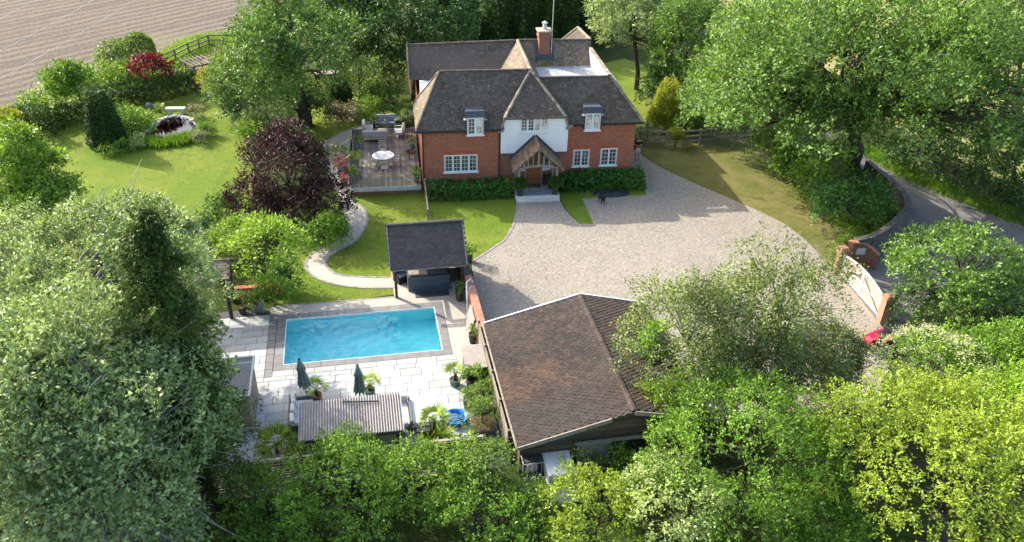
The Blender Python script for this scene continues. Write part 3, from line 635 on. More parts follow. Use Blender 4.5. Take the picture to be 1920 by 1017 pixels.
# roof light on the right hip
b = MB(); b.slab([h(15.2,54.2,5.55), h(15.75,54.2,4.85), h(15.75,55.6,4.85), h(15.2,55.6,5.55)], .12, (.8,0,.6)); b.build('roof_light', MT['white'], house)
# chimney
b = MB(); hbox(b, 10.31, 57.25, 5.9, 11.08, 58.05, 8.02); ch = b.build('chimney', MT['brick_old'], house)
b = MB(); hbox(b, 10.24, 57.18, 7.70, 11.15, 58.12, 7.82); hbox(b, 10.27, 57.21, 7.82, 11.12, 58.09, 8.1); b.build('corbel', MT['brick_old'], ch)
b = MB(); hbox(b, 10.18, 57.12, 8.1, 11.21, 58.18, 8.2); b.build('chimney_cap', MT['lichen'], ch)
b = MB(); b.lathe([(.16,0),(.15,.3),(.13,.34)], 10, h(10.74,57.7,8.2)); b.lathe([(.06,.34),(.2,.42),(.22,.46),(.05,.56)], 10, h(10.74,57.7,8.2)); b.build('chimney_cowl', MT['metal'], ch)
b = MB(); hbox(b, 10.16, 57.0, 6.05, 11.23, 57.24, 6.5); b.slab([h(10.05,56.95,6.1), h(10.24,56.95,6.1), h(10.24,58.0,7.42), h(10.05,58.0,7.42)], .06, (0,-.77,.64)); b.slab([h(11.23,56.95,6.1), h(11.42,56.95,6.1), h(11.42,58.0,7.42), h(11.23,58.0,7.42)], .06, (0,-.77,.64)); b.build('chimney_flashing', MT['leaddark'], ch)
aer = thing('aerial_mast', 'tall thin television aerial mast strapped to the chimney', 'aerial', fr(11.22, 57.3, YH, 6.4), YH)
b = MB(); b.tube([(0,0,0),(0,0,4.6)], .03); b.build('mast', MT['metal'], aer)
b = MB(); b.tube([(-.1,0,4.1),(.9,.2,4.1)], .015)
for i in range(7): b.tube([(.0+i*.13,-.22,4.1+.0),(.0+i*.13,.26,4.1)], .01)
b.build('antenna', MT['metal'], aer)
b = MB(); b.box((-.25,-.03,.5),(.02,.03,.54)).box((-.25,-.03,1.5),(.02,.03,1.54)); b.build('bracket', MT['metal'], aer)
# porch: gabled oak frame
pr = MB(); prb = MB()
plane(pr, prb, [(7.22,47.4,2.08),(7.22,49.12,2.08),(8.85,49.12,3.62),(8.85,47.4,3.62)], .06)
plane(pr, prb, [(10.48,49.12,2.08),(10.48,47.4,2.08),(8.85,47.4,3.62),(8.85,49.12,3.62)], .06)
porch = prb.build('porch', MT['tile_porch'], house)
o = pr.build('porch_tiles', MT['tile_porch'], porch); o['kind'] = 'stuff'
rg = MB(); ridge(rg, h(8.85,47.38,3.64), h(8.85,49.1,3.64), .1, .3); o = rg.build('ridge_tiles', MT['tile_porch'], porch); o['kind'] = 'stuff'
b = MB(); b.beam(h(7.22,49.1,2.14), h(8.85,49.1,3.72), .05, .22); b.beam(h(10.48,49.1,2.14), h(8.85,49.1,3.72), .05, .22); b.build('flashing', MT['leaddark'], porch)
b = MB(); b.beam(h(7.2,47.36,2.02), h(8.85,47.36,3.58), .05, .12); b.beam(h(10.5,47.36,2.02), h(8.85,47.36,3.58), .05, .12); b.build('bargeboard', MT['lichen'], porch)
for u in (7.62, 10.08):
    b = MB(); b.box(h(u-.08,47.55,.30), h(u+.08,47.71,2.18)); b.build('post', MT['oak'], porch)
    b = MB(); b.box(h(u-.07,48.95,.30), h(u+.07,49.08,2.18)); b.build('post', MT['oak'], porch)
    b = MB(); b.beam(h(u,47.6,2.12), h(u,49.1,2.12), .12, .14); b.build('side_beam', MT['oak'], porch)
b = MB(); b.tube([h(7.6,47.52,2.14), h(8.2,47.52,2.26), h(8.85,47.52,2.31), h(9.5,47.52,2.26), h(10.1,47.52,2.14)], .09, 5); b.build('tie_beam', MT['oak'], porch)
b = MB(); b.box(h(8.79,47.47,2.36), h(8.91,47.57,3.5))
for du, zt in ((-.36,3.1),(.36,3.1),(-.68,2.8),(.68,2.8)): b.box(h(8.85+du-.04,47.48,2.3), h(8.85+du+.04,47.56,zt))
b.build('gable_strut', MT['oak'], porch)
step = MB(); hbox(step, 7.42, 47.32, -.05, 10.30, 49.3, .28); porch_step = step.build('porch_step', MT['stonewhite'], house)
step = MB(); hbox(step, 7.46, 47.0, -.05, 10.26, 47.32, .13); step.build('lower_step', MT['stonewhite'], porch_step)
fl_ = [(7.55,47.4,8.3,48.3),(8.31,47.4,9.3,48.0),(9.31,47.4,10.2,48.35),(8.31,48.01,9.3,48.75),(7.55,48.31,8.3,49.2),(9.31,48.36,10.2,49.2),(8.31,48.76,9.3,49.2)]
for a, b0, c, d_ in fl_: MB().box(h(a+.008,b0+.008,.27), h(c-.008,d_-.008,.30)).build('flagstone', MT['flag'], porch_step)
# door and its side windows
dr = MB(); hbox(dr, 8.36, 49.27, .30, 9.36, 49.33, 2.28); door = dr.build('front_door', MT['door'], house)
for i in range(6): MB().box(h(8.40+i*.157+.004,49.235,.33), h(8.40+(i+1)*.157-.004,49.268,2.24)).build('plank', MT['door'], door)
b = MB(); hbox(b, 8.26, 49.22, .28, 8.36, 49.31, 2.36); hbox(b, 9.36, 49.22, .28, 9.46, 49.31, 2.36); hbox(b, 8.36, 49.221, 2.28, 9.36, 49.311, 2.36); b.build('door_frame', MT['oak'], door)
b = MB(); b.tube([h(9.22,49.2,1.25), h(9.22,49.2,1.42)], .02); b.build('handle', MT['black'], door)
window(house, 9.47, 10.05, 1.30, 2.18, 49.28, 1, 2, 2, ['pane'], arch=False)
window(house, 7.82, 8.25, 1.30, 2.18, 49.28, 1, 2, 1, ['pane'], arch=False)
mat_o = MB().box((-.45,-.3,0),(.45,.3,.02)).build('door_mat', mat('coir_mat', (.10,.065,.04), .95)); mat_o.location = fr(8.86, 48.85, YH, .305); mat_o.rotation_euler = (0,0,YH); props(mat_o, 'brown coir door mat in front of the oak front door', 'door mat')
# log rack and dark bags to the right of the door
lr = thing('log_rack', 'small dark rack of logs right of the front door', 'log rack', fr(9.75, 48.95, YH, .30), YH)
b = MB(); b.box((-.28,-.12,0),(-.24,.12,.8)).box((.24,-.12,0),(.28,.12,.8)).box((-.24,-.12,.02),(.24,.12,.06)); b.build('rack_frame', MT['black'], lr)
b = MB()
for i in range(5):
    for j in range(5): b.tube([(-.19+i*.095,-.13+random.uniform(-.03,.02),.12+j*.12),(-.19+i*.095,.12,.12+j*.12)], .05, 6)
o = b.build('logs', MT['bark'], lr); o['kind'] = 'stuff'
# ================================================================ deck
DK0, DK1, DV0, DV1 = -3.1, 1.42, 49.0, 59.1
deck = thing('timber_deck', 'raised silver-grey timber deck on a low brick plinth beside the house', 'deck', fr(DK0, DV0, YH), YH)
def dl(u, v, z): return (u-DK0, v-DV0, z)
b = MB(); b.box(dl(DK0+.05,DV0+.05,-.1), dl(DK1,DV1-.05,.44)); b.build('plinth', MT['brick_old'], deck)
nb = 31; bw = (DK1-DK0)/nb; bm_ = MB().box((.005,0,0),(bw-.005,DV1-DV0-.1,.04)).mesh('deck_board')
for i in range(nb):
    o = link('deck_board', bm_, MT['deck'], deck); o.location = (i*bw,.05,.445+random.uniform(0,.006))
b = MB(); b.box(dl(DK0-.03,DV0-.06,.26), dl(DK1,DV0+.045,.52)); b.build('fascia', MT['metal'], deck)
b = MB(); b.box(dl(DK0-.02,DV1-.05,.3), dl(DK1,DV1+.05,.54)); b.build('fascia', MT['metal'], deck)
b = MB(); b.box(dl(DK0-.06,DV0,.3), dl(DK0-.001,52.4,.54)); b.box(dl(DK0-.06,55.4,.3), dl(DK0-.001,DV1,.54)); b.build('edge_rail', MT['metal'], deck)
for nm, a, c in (('glass_panel',(DK0+.02,DV0-.02,.52),(-.8,DV0,1.45)),('glass_panel',(-.76,DV0-.02,.52),(DK1-.03,DV0,1.45)),('glass_panel',(DK0-.03,DV0+.02,.54),(DK0-.015,52.4,1.45)),('glass_panel',(DK0-.03,55.4,.54),(DK0-.015,DV1-.02,1.45)),('glass_panel',(DK0,DV1+.0,.54),(-.8,DV1+.015,1.45)),('glass_panel',(-.76,DV1,.54),(DK1-.05,DV1+.015,1.45))):
    MB().box(dl(*a), dl(*c)).build(nm, MT['clear'], deck)
for v in (52.4, 55.4):
    b = MB(); b.tube([dl(DK0-.03,v,.3), dl(DK0-.03,v,1.4), dl(DK0-1.25,v-.35,.75)], .022); b.build('handrail', MT['metal'], deck)
for i in range(3):
    b = MB(); b.box(dl(DK0-.36*(i+1),52.45,-.02), dl(DK0-.36*i-.065,55.35,.36-.12*i)); b.build('step', MT['deck'], deck)
ZD = .49
def dk(x, y): 
    p = inv(at(x, y, ZD), YH); return fr(p[0], p[1], YH, ZD)
# garden furniture on the deck
def seat_unit(name, label, cat, loc, rz, w, seats, group=None, slat=True, cm='cushion'):
    t = thing(name, label, cat, loc, rz, group); d = .78
    f = MB(); 
    for sx in (-w/2, w/2-.06):
        for sy in (-d/2, d/2-.06): f.box((sx,sy,0),(sx+.06,sy+.06,.62 if sy < 0 else .86))
    f.box((-w/2+.06,-d/2,.24),(w/2-.06,-d/2+.05,.31)); f.box((-w/2+.06,d/2-.05,.24),(w/2-.06,d/2,.31)); f.box((-w/2+.06,d/2-.05,.80),(w/2-.06,d/2,.86))
    f.box((-w/2,-d/2+.06,.57),(-w/2+.06,d/2-.06,.62)); f.box((w/2-.06,-d/2+.06,.57),(w/2,d/2-.06,.62)); f.box((-w/2+.06,-d/2+.05,.26),(w/2-.06,d/2-.05,.29))
    f.build('frame', MT['teak'], t)
    n = int(w/.1)
    for i in range(n): MB().box((-w/2+.09+i*(w-.18)/n,d/2-.035,.31),(-w/2+.09+i*(w-.18)/n+.045,d/2-.015,.80)).build('back_slat', MT['teak'], t)
    sw = (w-.14)/seats
    for i in range(seats):
        MB().box((-w/2+.07+i*sw+.01,-d/2+.0,.30),(-w/2+.07+(i+1)*sw-.01,d/2-.2,.45)).build('seat_cushion', MT[cm], t, bevel=.04)
        m = MB().box((-w/2+.07+i*sw+.01,0,0),(-w/2+.07+(i+1)*sw-.01,.15,.46)); o = m.build('back_cushion', MT[cm], t, bevel=.05); o.location = (0,d/2-.26,.44); o.rotation_euler = (-.16,0,0)
    return t
seat_unit('garden_sofa', 'slatted teak sofa with its back to the dining table on the deck', 'sofa', dk(704,264), YH+math.pi, 1.75, 2, 'deck lounge seats')
seat_unit('garden_sofa', 'short teak sofa with pale cushions along the left end of the deck lounge', 'sofa', dk(690,249), YH+math.pi/2, 1.25, 1, 'deck lounge seats')
seat_unit('garden_armchair', 'grey cushioned armchair at the back of the deck, left of its twin', 'armchair', dk(714,238), YH, .82, 1, 'deck lounge seats', cm='cushgrey')
seat_unit('garden_armchair', 'grey cushioned armchair at the back of the deck, between its twin and the potted shrub', 'armchair', dk(732,237.5), YH, .82, 1, 'deck lounge seats', cm='cushgrey')
seat_unit('garden_armchair', 'pale cushioned armchair facing left beside the fire bowl', 'armchair', dk(750,255), YH-math.pi/2, 1.1, 1, 'deck lounge seats')
ct = thing('coffee_table', 'square pale slatted coffee table between the deck sofas', 'coffee table', dk(718,254), YH)
for i in range(6): MB().box((-.36+i*.12+.005,-.36,.38),(-.36+(i+1)*.12-.005,.36,.41)).build('slat', MT['teak'], ct)
b = MB()
for sx in (-.34,.28):
    for sy in (-.34,.28): b.box((sx,sy,0),(sx+.06,sy+.06,.38))
b.build('leg_frame', MT['teak'], ct)
dt = thing('dining_table', 'round white dining table on the deck', 'dining table', dk(720,310), YH)
MB().lathe([(.72,.70),(.74,.72),(.74,.74),(.72,.755)], 32).build('tabletop', MT['tabletop'], dt)
b = MB()
for k in range(4): a = k*math.pi/2+.7; b.beam((.5*math.cos(a),.5*math.sin(a),0),(.18*math.cos(a),.18*math.sin(a),.70),.06,.06)
b.build('leg_frame', MT['teak'], dt)
def dining_chair(loc, rz, label, first=None):
    if first: return dup(first, loc, rz, label)
    t = thing('dining_chair', label, 'chair', loc, rz, 'chairs round the white deck table')
    for sx in (-.25,.21):
        MB().box((sx,-.24,0),(sx+.045,-.195,.62)).build('leg', MT['teak'], t)
        m = MB(); m.beam((sx+.022,.22,0),(sx+.022,.30,.98),.045,.045); m.build('leg', MT['teak'], t)
        MB().box((sx,-.24,.62),(sx+.05,.26,.65)).build('armrest', MT['teak'], t)
    for i in range(5): MB().box((-.2,-.23+i*.09,.42),(.2,-.155+i*.09,.445)).build('seat_slat', MT['teak'], t)
    for i in range(4): MB().box((-.205,.235+i*.018,.56+i*.115),(.205,.26+i*.018,.62+i*.115)).build('back_slat', MT['teak'], t)
    return t
c0 = dining_chair(dk(701,313), YH+math.pi/2+.15, 'slatted chair at the left side of the white deck table')
dining_chair(dk(743,311), YH-math.pi/2-.15, 'slatted chair at the right side of the white deck table', c0)
dining_chair(dk(722,325), YH+math.pi, 'slatted chair with its back to the glass balustrade', c0)
dining_chair(dk(718,291), YH, 'slatted chair on the far side of the white deck table', c0)
fb = thing('fire_bowl', 'rusty iron fire bowl on a low stand near the house wall', 'fire bowl', dk(771,296), YH)
MB().lathe([(.04,.28),(.22,.34),(.34,.46),(.36,.50),(.34,.50),(.30,.44),(.1,.36)], 20).build('bowl', MT['rust'], fb, smooth=True)
b = MB()
for k in range(3): a = k*2.09; b.tube([(.28*math.cos(a),.28*math.sin(a),0),(.2*math.cos(a),.2*math.sin(a),.32)], .018)
b.build('stand', MT['rust'], fb)
# ================================================================ hot tub pavilion
PS0, PS1, PT0, PT1 = 1.30, 5.0, 36.5, 39.4
pav = thing('pavilion', 'open sided pavilion with a dark tiled roof beside the swimming pool', 'pavilion', fr(PS0, PT0, YP), YP)
def pl_(s, t, z): return (s-PS0, t-PT0, z)
rt, rb2 = MB(), MB()
for poly in ([(1.15,35.93,2.2),(5.08,35.93,2.2),(5.08,37.64,3.8),(1.15,37.64,3.8)], [(5.08,39.5,2.2),(1.15,39.5,2.2),(1.15,37.64,3.8),(5.08,37.64,3.8)]):
    pts = [pl_(*p) for p in poly]; tile_plane(rt, pts, .13, .20, .014, .004); rb2.slab([Vector(p)-Vector((0,0,.012)) for p in pts], .08)
o = rt.build('roof_tiles', MT['tile_dark'], pav); o['kind'] = 'stuff'
rb2.build('roof', MT['tile_dark'], pav)
rg = MB(); ridge(rg, pl_(1.13,37.64,3.82), pl_(5.10,37.64,3.82), .12, .36); rg.build('ridge_tiles', MT['tile_dark'], pav)
for s, t in ((1.42,36.6),(4.92,36.6),(1.42,39.2),(4.92,39.2)): MB().box(pl_(s-.07,t-.07,0), pl_(s+.07,t+.07,2.42)).build('post', MT['darkwood'] if t < 38 else MT['oak'], pav)
b = MB(); b.box(pl_(1.2,35.95,2.02), pl_(5.05,36.0,2.16)); b.build('fascia', MT['oak'], pav)
b = MB(); b.box(pl_(1.35,36.53,2.3), pl_(5,36.67,2.46)); b.box(pl_(1.35,39.13,2.3), pl_(5,39.27,2.46)); b.build('beam', MT['darkwood'], pav)
for s in (1.38, 4.88): b = MB(); b.beam(pl_(s+.04,36.7,2.3), pl_(s+.04,39.1,2.3), .1, .14); b.build('beam', MT['darkwood'], pav)
for i in range(9): MB().box(pl_(1.5,39.22,.1+i*.22), pl_(4.85,39.25,.1+i*.22+.2)).build('back_board', MT['darkwood'], pav)
for i in range(9): MB().box(pl_(4.93,37.2,.1+i*.22), pl_(4.96,39.1,.1+i*.22+.2)).build('side_board', MT['darkwood'], pav)
for s in (1.15, 5.05): b = MB(); b.beam(pl_(s,35.9,2.14), pl_(s,37.64,3.76), .05, .12); b.beam(pl_(s,39.5,2.14), pl_(s,37.64,3.76), .05, .12); b.build('bargeboard', MT['oak'], pav)
tub = thing('hot_tub', 'slate blue square hot tub with a folded beige cover under the pavilion', 'hot tub', fr(3.2, 38.0, YP), YP)
for i in range(6): MB().box((-1.08,-.98,.03+i*.145),(1.08,-.94,.03+i*.145+.135)).build('side_panel', MT['tub'], tub)
for i in range(6): MB().box((-1.12,-.93,.03+i*.145),(-1.08,.98,.03+i*.145+.135)).build('side_panel', MT['tub'], tub)
MB().box((-1.07,-.93,0),(1.1,1.0,.86)).build('shell', MT['tub'], tub)
MB().box((-1.13,-1.0,.90),(1.13,1.02,.95)).build('rim', MT['darkgrey'], tub)
MB().box((-1.05,-.9,.955),(-.05,.95,1.05)).build('cover_half', MT['tubcover'], tub, bevel=.03)
m = MB().box((0,-.9,0),(1.0,.95,.1)); o = m.build('cover_half', MT['darkgrey'], tub, bevel=.03); o.location = (-.02,0,.97)
MB().box((-.8,-1.6,.0),(1.0,-1.05,.06)).build('step_mat', MT['darkgrey'], tub)
o = MB().lathe([(.02,0),(.13,.03),(.19,.1),(.21,.2),(.19,.3),(.13,.37),(.02,.40)], 14).build('play_ball', MT['blue'], None, smooth=True); o.location = fr(4.55, 36.95, YP, .032); props(o, 'blue ball on the paving right of the hot tub', 'ball')
def armchair_black(loc, rz, label):
    t = thing('lounge_chair', label, 'chair', loc, rz)
    b = MB(); b.box((-.3,-.3,.0),(.3,.3,.36)); b.build('base', MT['black'], t); b = MB(); b.box((-.27,-.28,.36),(.27,.2,.46)); b.build('seat_cushion', MT['potgrey'], t, bevel=.03)
    b = MB(); b.box((-.27,.16,.4),(.27,.3,.86)); b.build('backrest', MT['black'], t, bevel=.03); b = MB(); b.box((-.32,-.3,.36),(-.27,.3,.58)).box((.27,-.3,.36),(.32,.3,.58)); b.build('armrest', MT['black'], t)
armchair_black(fr(1.75,38.2,YP,.03), YP+.5, 'black lounge chair left of the hot tub under the pavilion')
# ================================================================ brick wall between terrace and drive
MT['coping_brick'] = mat('pink_coping_brick', srgb(176,128,104), .85, [(6,srgb(150,104,84),.4,.7)], island=.2)
bwall = thing('garden_wall', 'low brick wall with a brick on edge top between terrace and gravel drive', 'wall', fr(5.2, 31.75, YP), YP)
MB().box((-.17,0,-.1),(.17,7.4,1.06)).build('wall_face', MT['brick_pink'], bwall)
for i in range(98): MB().box((-.19,i*.0755+.004,1.06),(.19,(i+1)*.0755-.004,1.165+random.uniform(0,.006))).build('coping_brick', MT['coping_brick'] if i < 62 else MT['flint'], bwall)
b = MB(); b.box((-.26,-.02,-.1),(.26,.48,1.05)); b.build('pier', MT['brick_pink'], bwall)
rail = thing('pool_rail', 'bent white pool rail arching over the low brick wall', 'rail', fr(4.86, 35.0, YP, .03), YP)
MB().tube([(0,-.9,.0),(-.02,-.85,.5),(.0,-.3,1.1),(.1,.4,1.35),(.36,.75,1.36),(.46,.6,1.2)], .035, 8).build('tube', MT['white'], rail, smooth=True)
MB().tube([(0,-.5,.0),(.0,-.45,.5),(.1,.0,1.0),(.3,.2,1.24),(.42,.15,1.18)], .03, 8).build('tube', MT['white'], rail, smooth=True)
MB().box((-.06,-1.0,0),(.06,-.4,.05)).build('foot_plate', MT['white'], rail)
pan = thing('folded_table', 'grey folded table leaning against the low brick wall', 'table', fr(4.78, 33.2, YP, .03), YP)
b = MB(); b.slab([(-.16,-.7,.0),(-.16,.7,.0),(.14,.7,1.0),(.14,-.7,1.0)], .05, (1,0,.3)); b.build('tabletop', MT['felt'], pan)
b = MB(); b.beam((-.0,-.6,.02),(.16,.5,.9),.03,.03).beam((-.0,.6,.02),(.16,-.5,.9),.03,.03); b.build('leg', MT['darkgrey'], pan)
trl = thing('trellis_fence', 'narrow pale timber fence along the left side of the barn', 'fence', fr(5.0, 23.9, YP), YP)
for i in range(5): MB().box((-.05,i*1.9-.05,0),(.05,i*1.9+.05,1.7)).build('post', MT['fencewood'], trl)
for i in range(4):
    for j in range(7): MB().box((-.03,i*1.9+.06,.12+j*.22),(.0,(i+1)*1.9-.06,.12+j*.22+.17)).build('board', MT['rail'], trl)
cab = thing('storage_cabinet', 'black storage cabinet with a flat pale grey lid beside the barn', 'cabinet', fr(4.45, 29.45, YP, .03), YP)
MB().box((-.42,-.75,0),(.45,.75,1.12)).build('body', MT['black'], cab)
b = MB(); b.slab([(-.5,-.83,1.16),(.5,-.83,1.16),(.5,.83,1.22),(-.5,.83,1.22)], .05); b.build('lid', MT['tubcover'], cab)
MB().box((-.425,-.72,.04),(-.42,-.02,1.08)).build('door', MT['darkgrey'], cab); MB().box((-.425,.0,.04),(-.42,.72,1.08)).build('door', MT['darkgrey'], cab)
# ================================================================ barn
BS0, BS1, BT0, BT1, BE, BR, BE2 = 5.15, 12.9, 22.65, 30.9, 1.9, 3.07, 2.25
SR = 9.65
barn = thing('barn', 'low timber barn with a wide brown tiled roof streaked with orange lichen', 'barn', fr(BS0, BT0, YP), YP)
def bl(s, t, z): return (s-BS0, t-BT0, z)
MB().box(bl(5.3,23.0,-.2), bl(12.7,30.75,1.86)).build('wall', MT['barnwood'], barn)
# front gable boards
nbd = 13
for i in range(nbd):
    z0 = -.2+i*.245; z1 = z0+.225; zm = (z0+z1)/2
    k = (BR-BE)/(SR-BS0); sa = 5.25 if z1 < 1.8 else BS0+.15+(z1-BE+.12)/k; sb = min(12.7, 14.0 if z1 < 1.8 else 2*SR-sa)
    if sa < sb-.3: 
        o = MB().box(bl(sa,22.93,z0), bl(sb,22.99+.012*(i % 2),z1)).build('weatherboard', MT['barnwood'], barn)
b = MB(); b.slab([bl(5.3,23.05,1.8), bl(12.7,23.05,1.8), bl(12.7,23.05,2.2), bl(SR,23.05,2.98)], .2, (0,1,0)); b.build('gable_wall', MT['barnwood'], barn)
# roof: individually laid tiles; the 300 nearest the eye are parts, the rest one part
rb3 = MB(); 
for poly in ([(BS0,BT0,BE),(SR,BT0,BR),(SR,BT1,BR),(BS0,BT1,BE)], [(SR,BT0,BR),(BS1,BT0,BE2),(BS1,BT1,BE2),(SR,BT1,BR)]):
    rb3.slab([Vector(bl(*p))-Vector((0,0,.012)) for p in poly], .10)
rb3.build('roof', MT['barnwood'], barn)
sl = math.hypot(SR-BS0, BR-BE); pitch = math.atan2(BR-BE, SR-BS0); gx, gy = .165, .21
nr = int(sl/gx); nt_ = int((BT1-BT0)/gy); rest = MB(); tl = []
TS = MB().add([(0,.006,.014),(0,gy-.024,.030),(gx*1.2,gy-.024,.010),(gx*1.2,.006,.002),(0,.008,0),(0,gy-.03,0)], [(0,3,2,1),(4,0,1,5),(0,4,3),(5,1,2)]).mesh('roof_tile')
rot_l = Matrix.Rotation(-pitch, 4, 'Y'); rot_r = Matrix.Rotation(math.pi, 4, 'Z') @ Matrix.Rotation(-pitch, 4, 'Y')
for side in (0, 1):
    for i in range(nr if side == 0 else int(nr*(BS1-SR)/(SR-BS0))):
        for j in range(nt_):
            dj = (gy/2 if i % 2 else 0)+random.uniform(-.008,.008); lift = random.uniform(0,.010)
            if side == 0: Mx = Matrix.Translation(bl(BS0+i*gx*math.cos(pitch)-.02, BT0+j*gy+dj, BE+i*gx*math.sin(pitch)+lift)) @ rot_l
            else: Mx = Matrix.Translation(bl(BS1-i*gx*math.cos(pitch)+.02, BT0+(j+1)*gy+dj, BE2+i*gx*math.sin(pitch)+lift)) @ rot_r
            tl.append((side, j, i, Mx))
tl.sort(key=lambda q: (q[0], q[1], q[2]))
for q, (side, j, i, Mx) in enumerate(tl):
    if q < 300: o = link('roof_tile', TS, MT['tile_barn'], barn); o.matrix_local = Mx
    else: rest.add([Mx @ Vector(v.co) for v in TS.vertices], [tuple(f.vertices) for f in TS.polygons])
o = rest.build('roof_tiles', MT['tile_barn'], barn); o['kind'] = 'stuff'
rg = MB(); ridge(rg, bl(SR,BT0+.02,BR+.01), bl(SR,BT1-.02,BR+.01), .13, .33); rg.build('ridge_tiles', MT['tile_barn'], barn)
for a, c in (((BS0,BT1+.02,BE),(SR,BT1+.02,BR)),((BS1,BT1+.02,BE2),(SR,BT1+.02,BR))): b = MB(); b.beam(bl(*a), bl(*c), .06, .16); b.build('verge_board', MT['white'], barn)
for a, c in (((BS0,BT0-.03,BE-.04),(SR-.9,BT0-.03,BR-.27)),((BS1,BT0-.03,BE2-.04),(SR,BT0-.03,BR-.04))): b = MB(); b.beam(bl(*a), bl(*c), .05, .18); b.build('bargeboard', MT['oak'], barn)
b = MB(); b.tube([bl(BS0-.06,BT0,BE-.06), bl(BS0-.06,BT1,BE-.06)], .05); b.build('gutter', MT['rail'], barn)
MB().box(bl(8.7,22.84,-.2), bl(11.8,22.90,1.55)).build('cart_opening_shade', MT['black'], barn)  # black panel paints the shade inside an opening onto the solid wall
b = MB(); n = 40
for i in range(n):
    s = 7.55+1.35*i/n; b.box(bl(s,22.80,.35), bl(s+1.35/n,22.80+(.03 if i % 2 else .045),1.62))
for i in range(8): b.box(bl(7.5,22.76,.42+i*.15), bl(8.92,22.80,.42+i*.15+.08))
b.build('corrugated_panel', MT['felt'], barn)
b = MB(); b.box(bl(7.4,22.7,1.6), bl(12.2,22.83,1.68)); b.build('lintel_strip', MT['felt'], barn)
ac = thing('air_conditioner', 'grey air conditioning unit hung on the front of the barn', 'air conditioner', fr(5.75, 22.72, YP, .55), YP)
MB().box((-.42,-.16,0),(.42,.16,.62)).build('casing', MT['darkgrey'], ac); MB().lathe([(.25,0),(.25,.03),(.2,.03)], 16).build('fan_grille', MT['metal'], ac).matrix_local = Matrix.Translation((-.1,-.165,.31)) @ Matrix.Rotation(math.pi/2, 4, 'X')
b = MB(); 
for i in range(6): b.box((-.46+i*.18,-.34,-.05),(-.44+i*.18,-.32,.7))
b.box((-.46,-.34,.68),(.46,-.32,.7)).box((-.46,-.34,-.05),(.46,-.32,-.03)); b.box((-.46,-.34,.68),(-.44,.2,.7)).box((.44,-.34,.68),(.46,.2,.7)); b.build('cage', MT['metal'], ac)
# ================================================================ bar hut with a corrugated roof
hut = thing('poolside_bar', 'small boarded poolside bar with a pale corrugated roof', 'hut', fr(-2.97, 24.07, YP), YP)
HL, HD = 3.84, 1.95
ncor = 38; vs = []; fs = []; st_ = 8
for i in range(ncor*st_+1):
    x = -.06+(HL+.12)*i/(ncor*st_); z = .042*math.cos(2*math.pi*i/st_); vs += [(x,-.08,2.22+z), (x,HD+.05,2.36+z), (x,-.08,2.206+z), (x,HD+.05,2.346+z)]
for i in range(ncor*st_): a = i*4; fs += [(a,a+4,a+5,a+1), (a+2,a+3,a+7,a+6), (a,a+2,a+6,a+4), (a+1,a+5,a+7,a+3)]
MB().add(vs, fs).build('corrugated_roof', MT['corr'], hut, smooth=False)
for i in range(9):
    for x0, x1 in ((.12,1.35),(1.49,HL-.25)): MB().box((x0,.02,.06+i*.225),(x1,.05+.01*(i % 2),.06+i*.225+.21)).build('weatherboard', MT['hutwood'], hut)
for x in (.0,1.36,HL-.24): MB().box((x,.0,0),(x+.12,.10,2.16)).build('post', MT['darkwood'], hut)
for x in (.0,HL-.14): MB().box((x,HD-.2,0),(x+.12,HD-.08,2.28)).build('post', MT['darkwood'], hut)
b = MB(); b.box((.02,-.07,2.05),(HL-.02,-.03,2.17)); b.build('fascia', MT['darkwood'], hut)
MB().box((.1,.12,0),(.14,HD-.2,2.1)).build('side_wall', MT['darkwood'], hut); MB().box((.1,HD-.6,.95),(HL-.1,HD-.1,1.0)).build('bar_counter', MT['darkwood'], hut)
MB().box((.2,HD-.3,0),(HL-.2,HD-.26,.94)).build('bar_front', MT['darkwood'], hut)
b = MB(); b.box((1.58,-.06,1.25),(1.92,.02,1.62)); b.build('meter_box', MT['metal'], hut)
b = MB(); b.tube([(1.6,HD-.25,2.42),(3.05,HD-.42,2.41)], .03); b.build('roof_pole', MT['darkwood'], hut)
# ================================================================ slatted fence along the bottom of the terrace
sf = thing('slatted_fence', 'dark horizontal slatted fence behind the bar at the bottom of the terrace', 'fence', fr(-8.6, 23.75, YP), YP)
x = 0.0
while x < 13.6:
    MB().box((x-.05,-.05,-.1),(x+.05,.05,1.66)).build('post', MT['fencewood'], sf)
    if x+1.8 < 14: 
        for j in range(11): MB().box((x+.055,-.02,.1+j*.135),(x+1.745,.012,.1+j*.135+.10)).build('slat', MT['fencewood'], sf)
        MB().box((x-.05,-.06,1.66),(x+1.75,.06,1.70)).build('capping_rail', MT['oak'], sf)
    x += 1.8
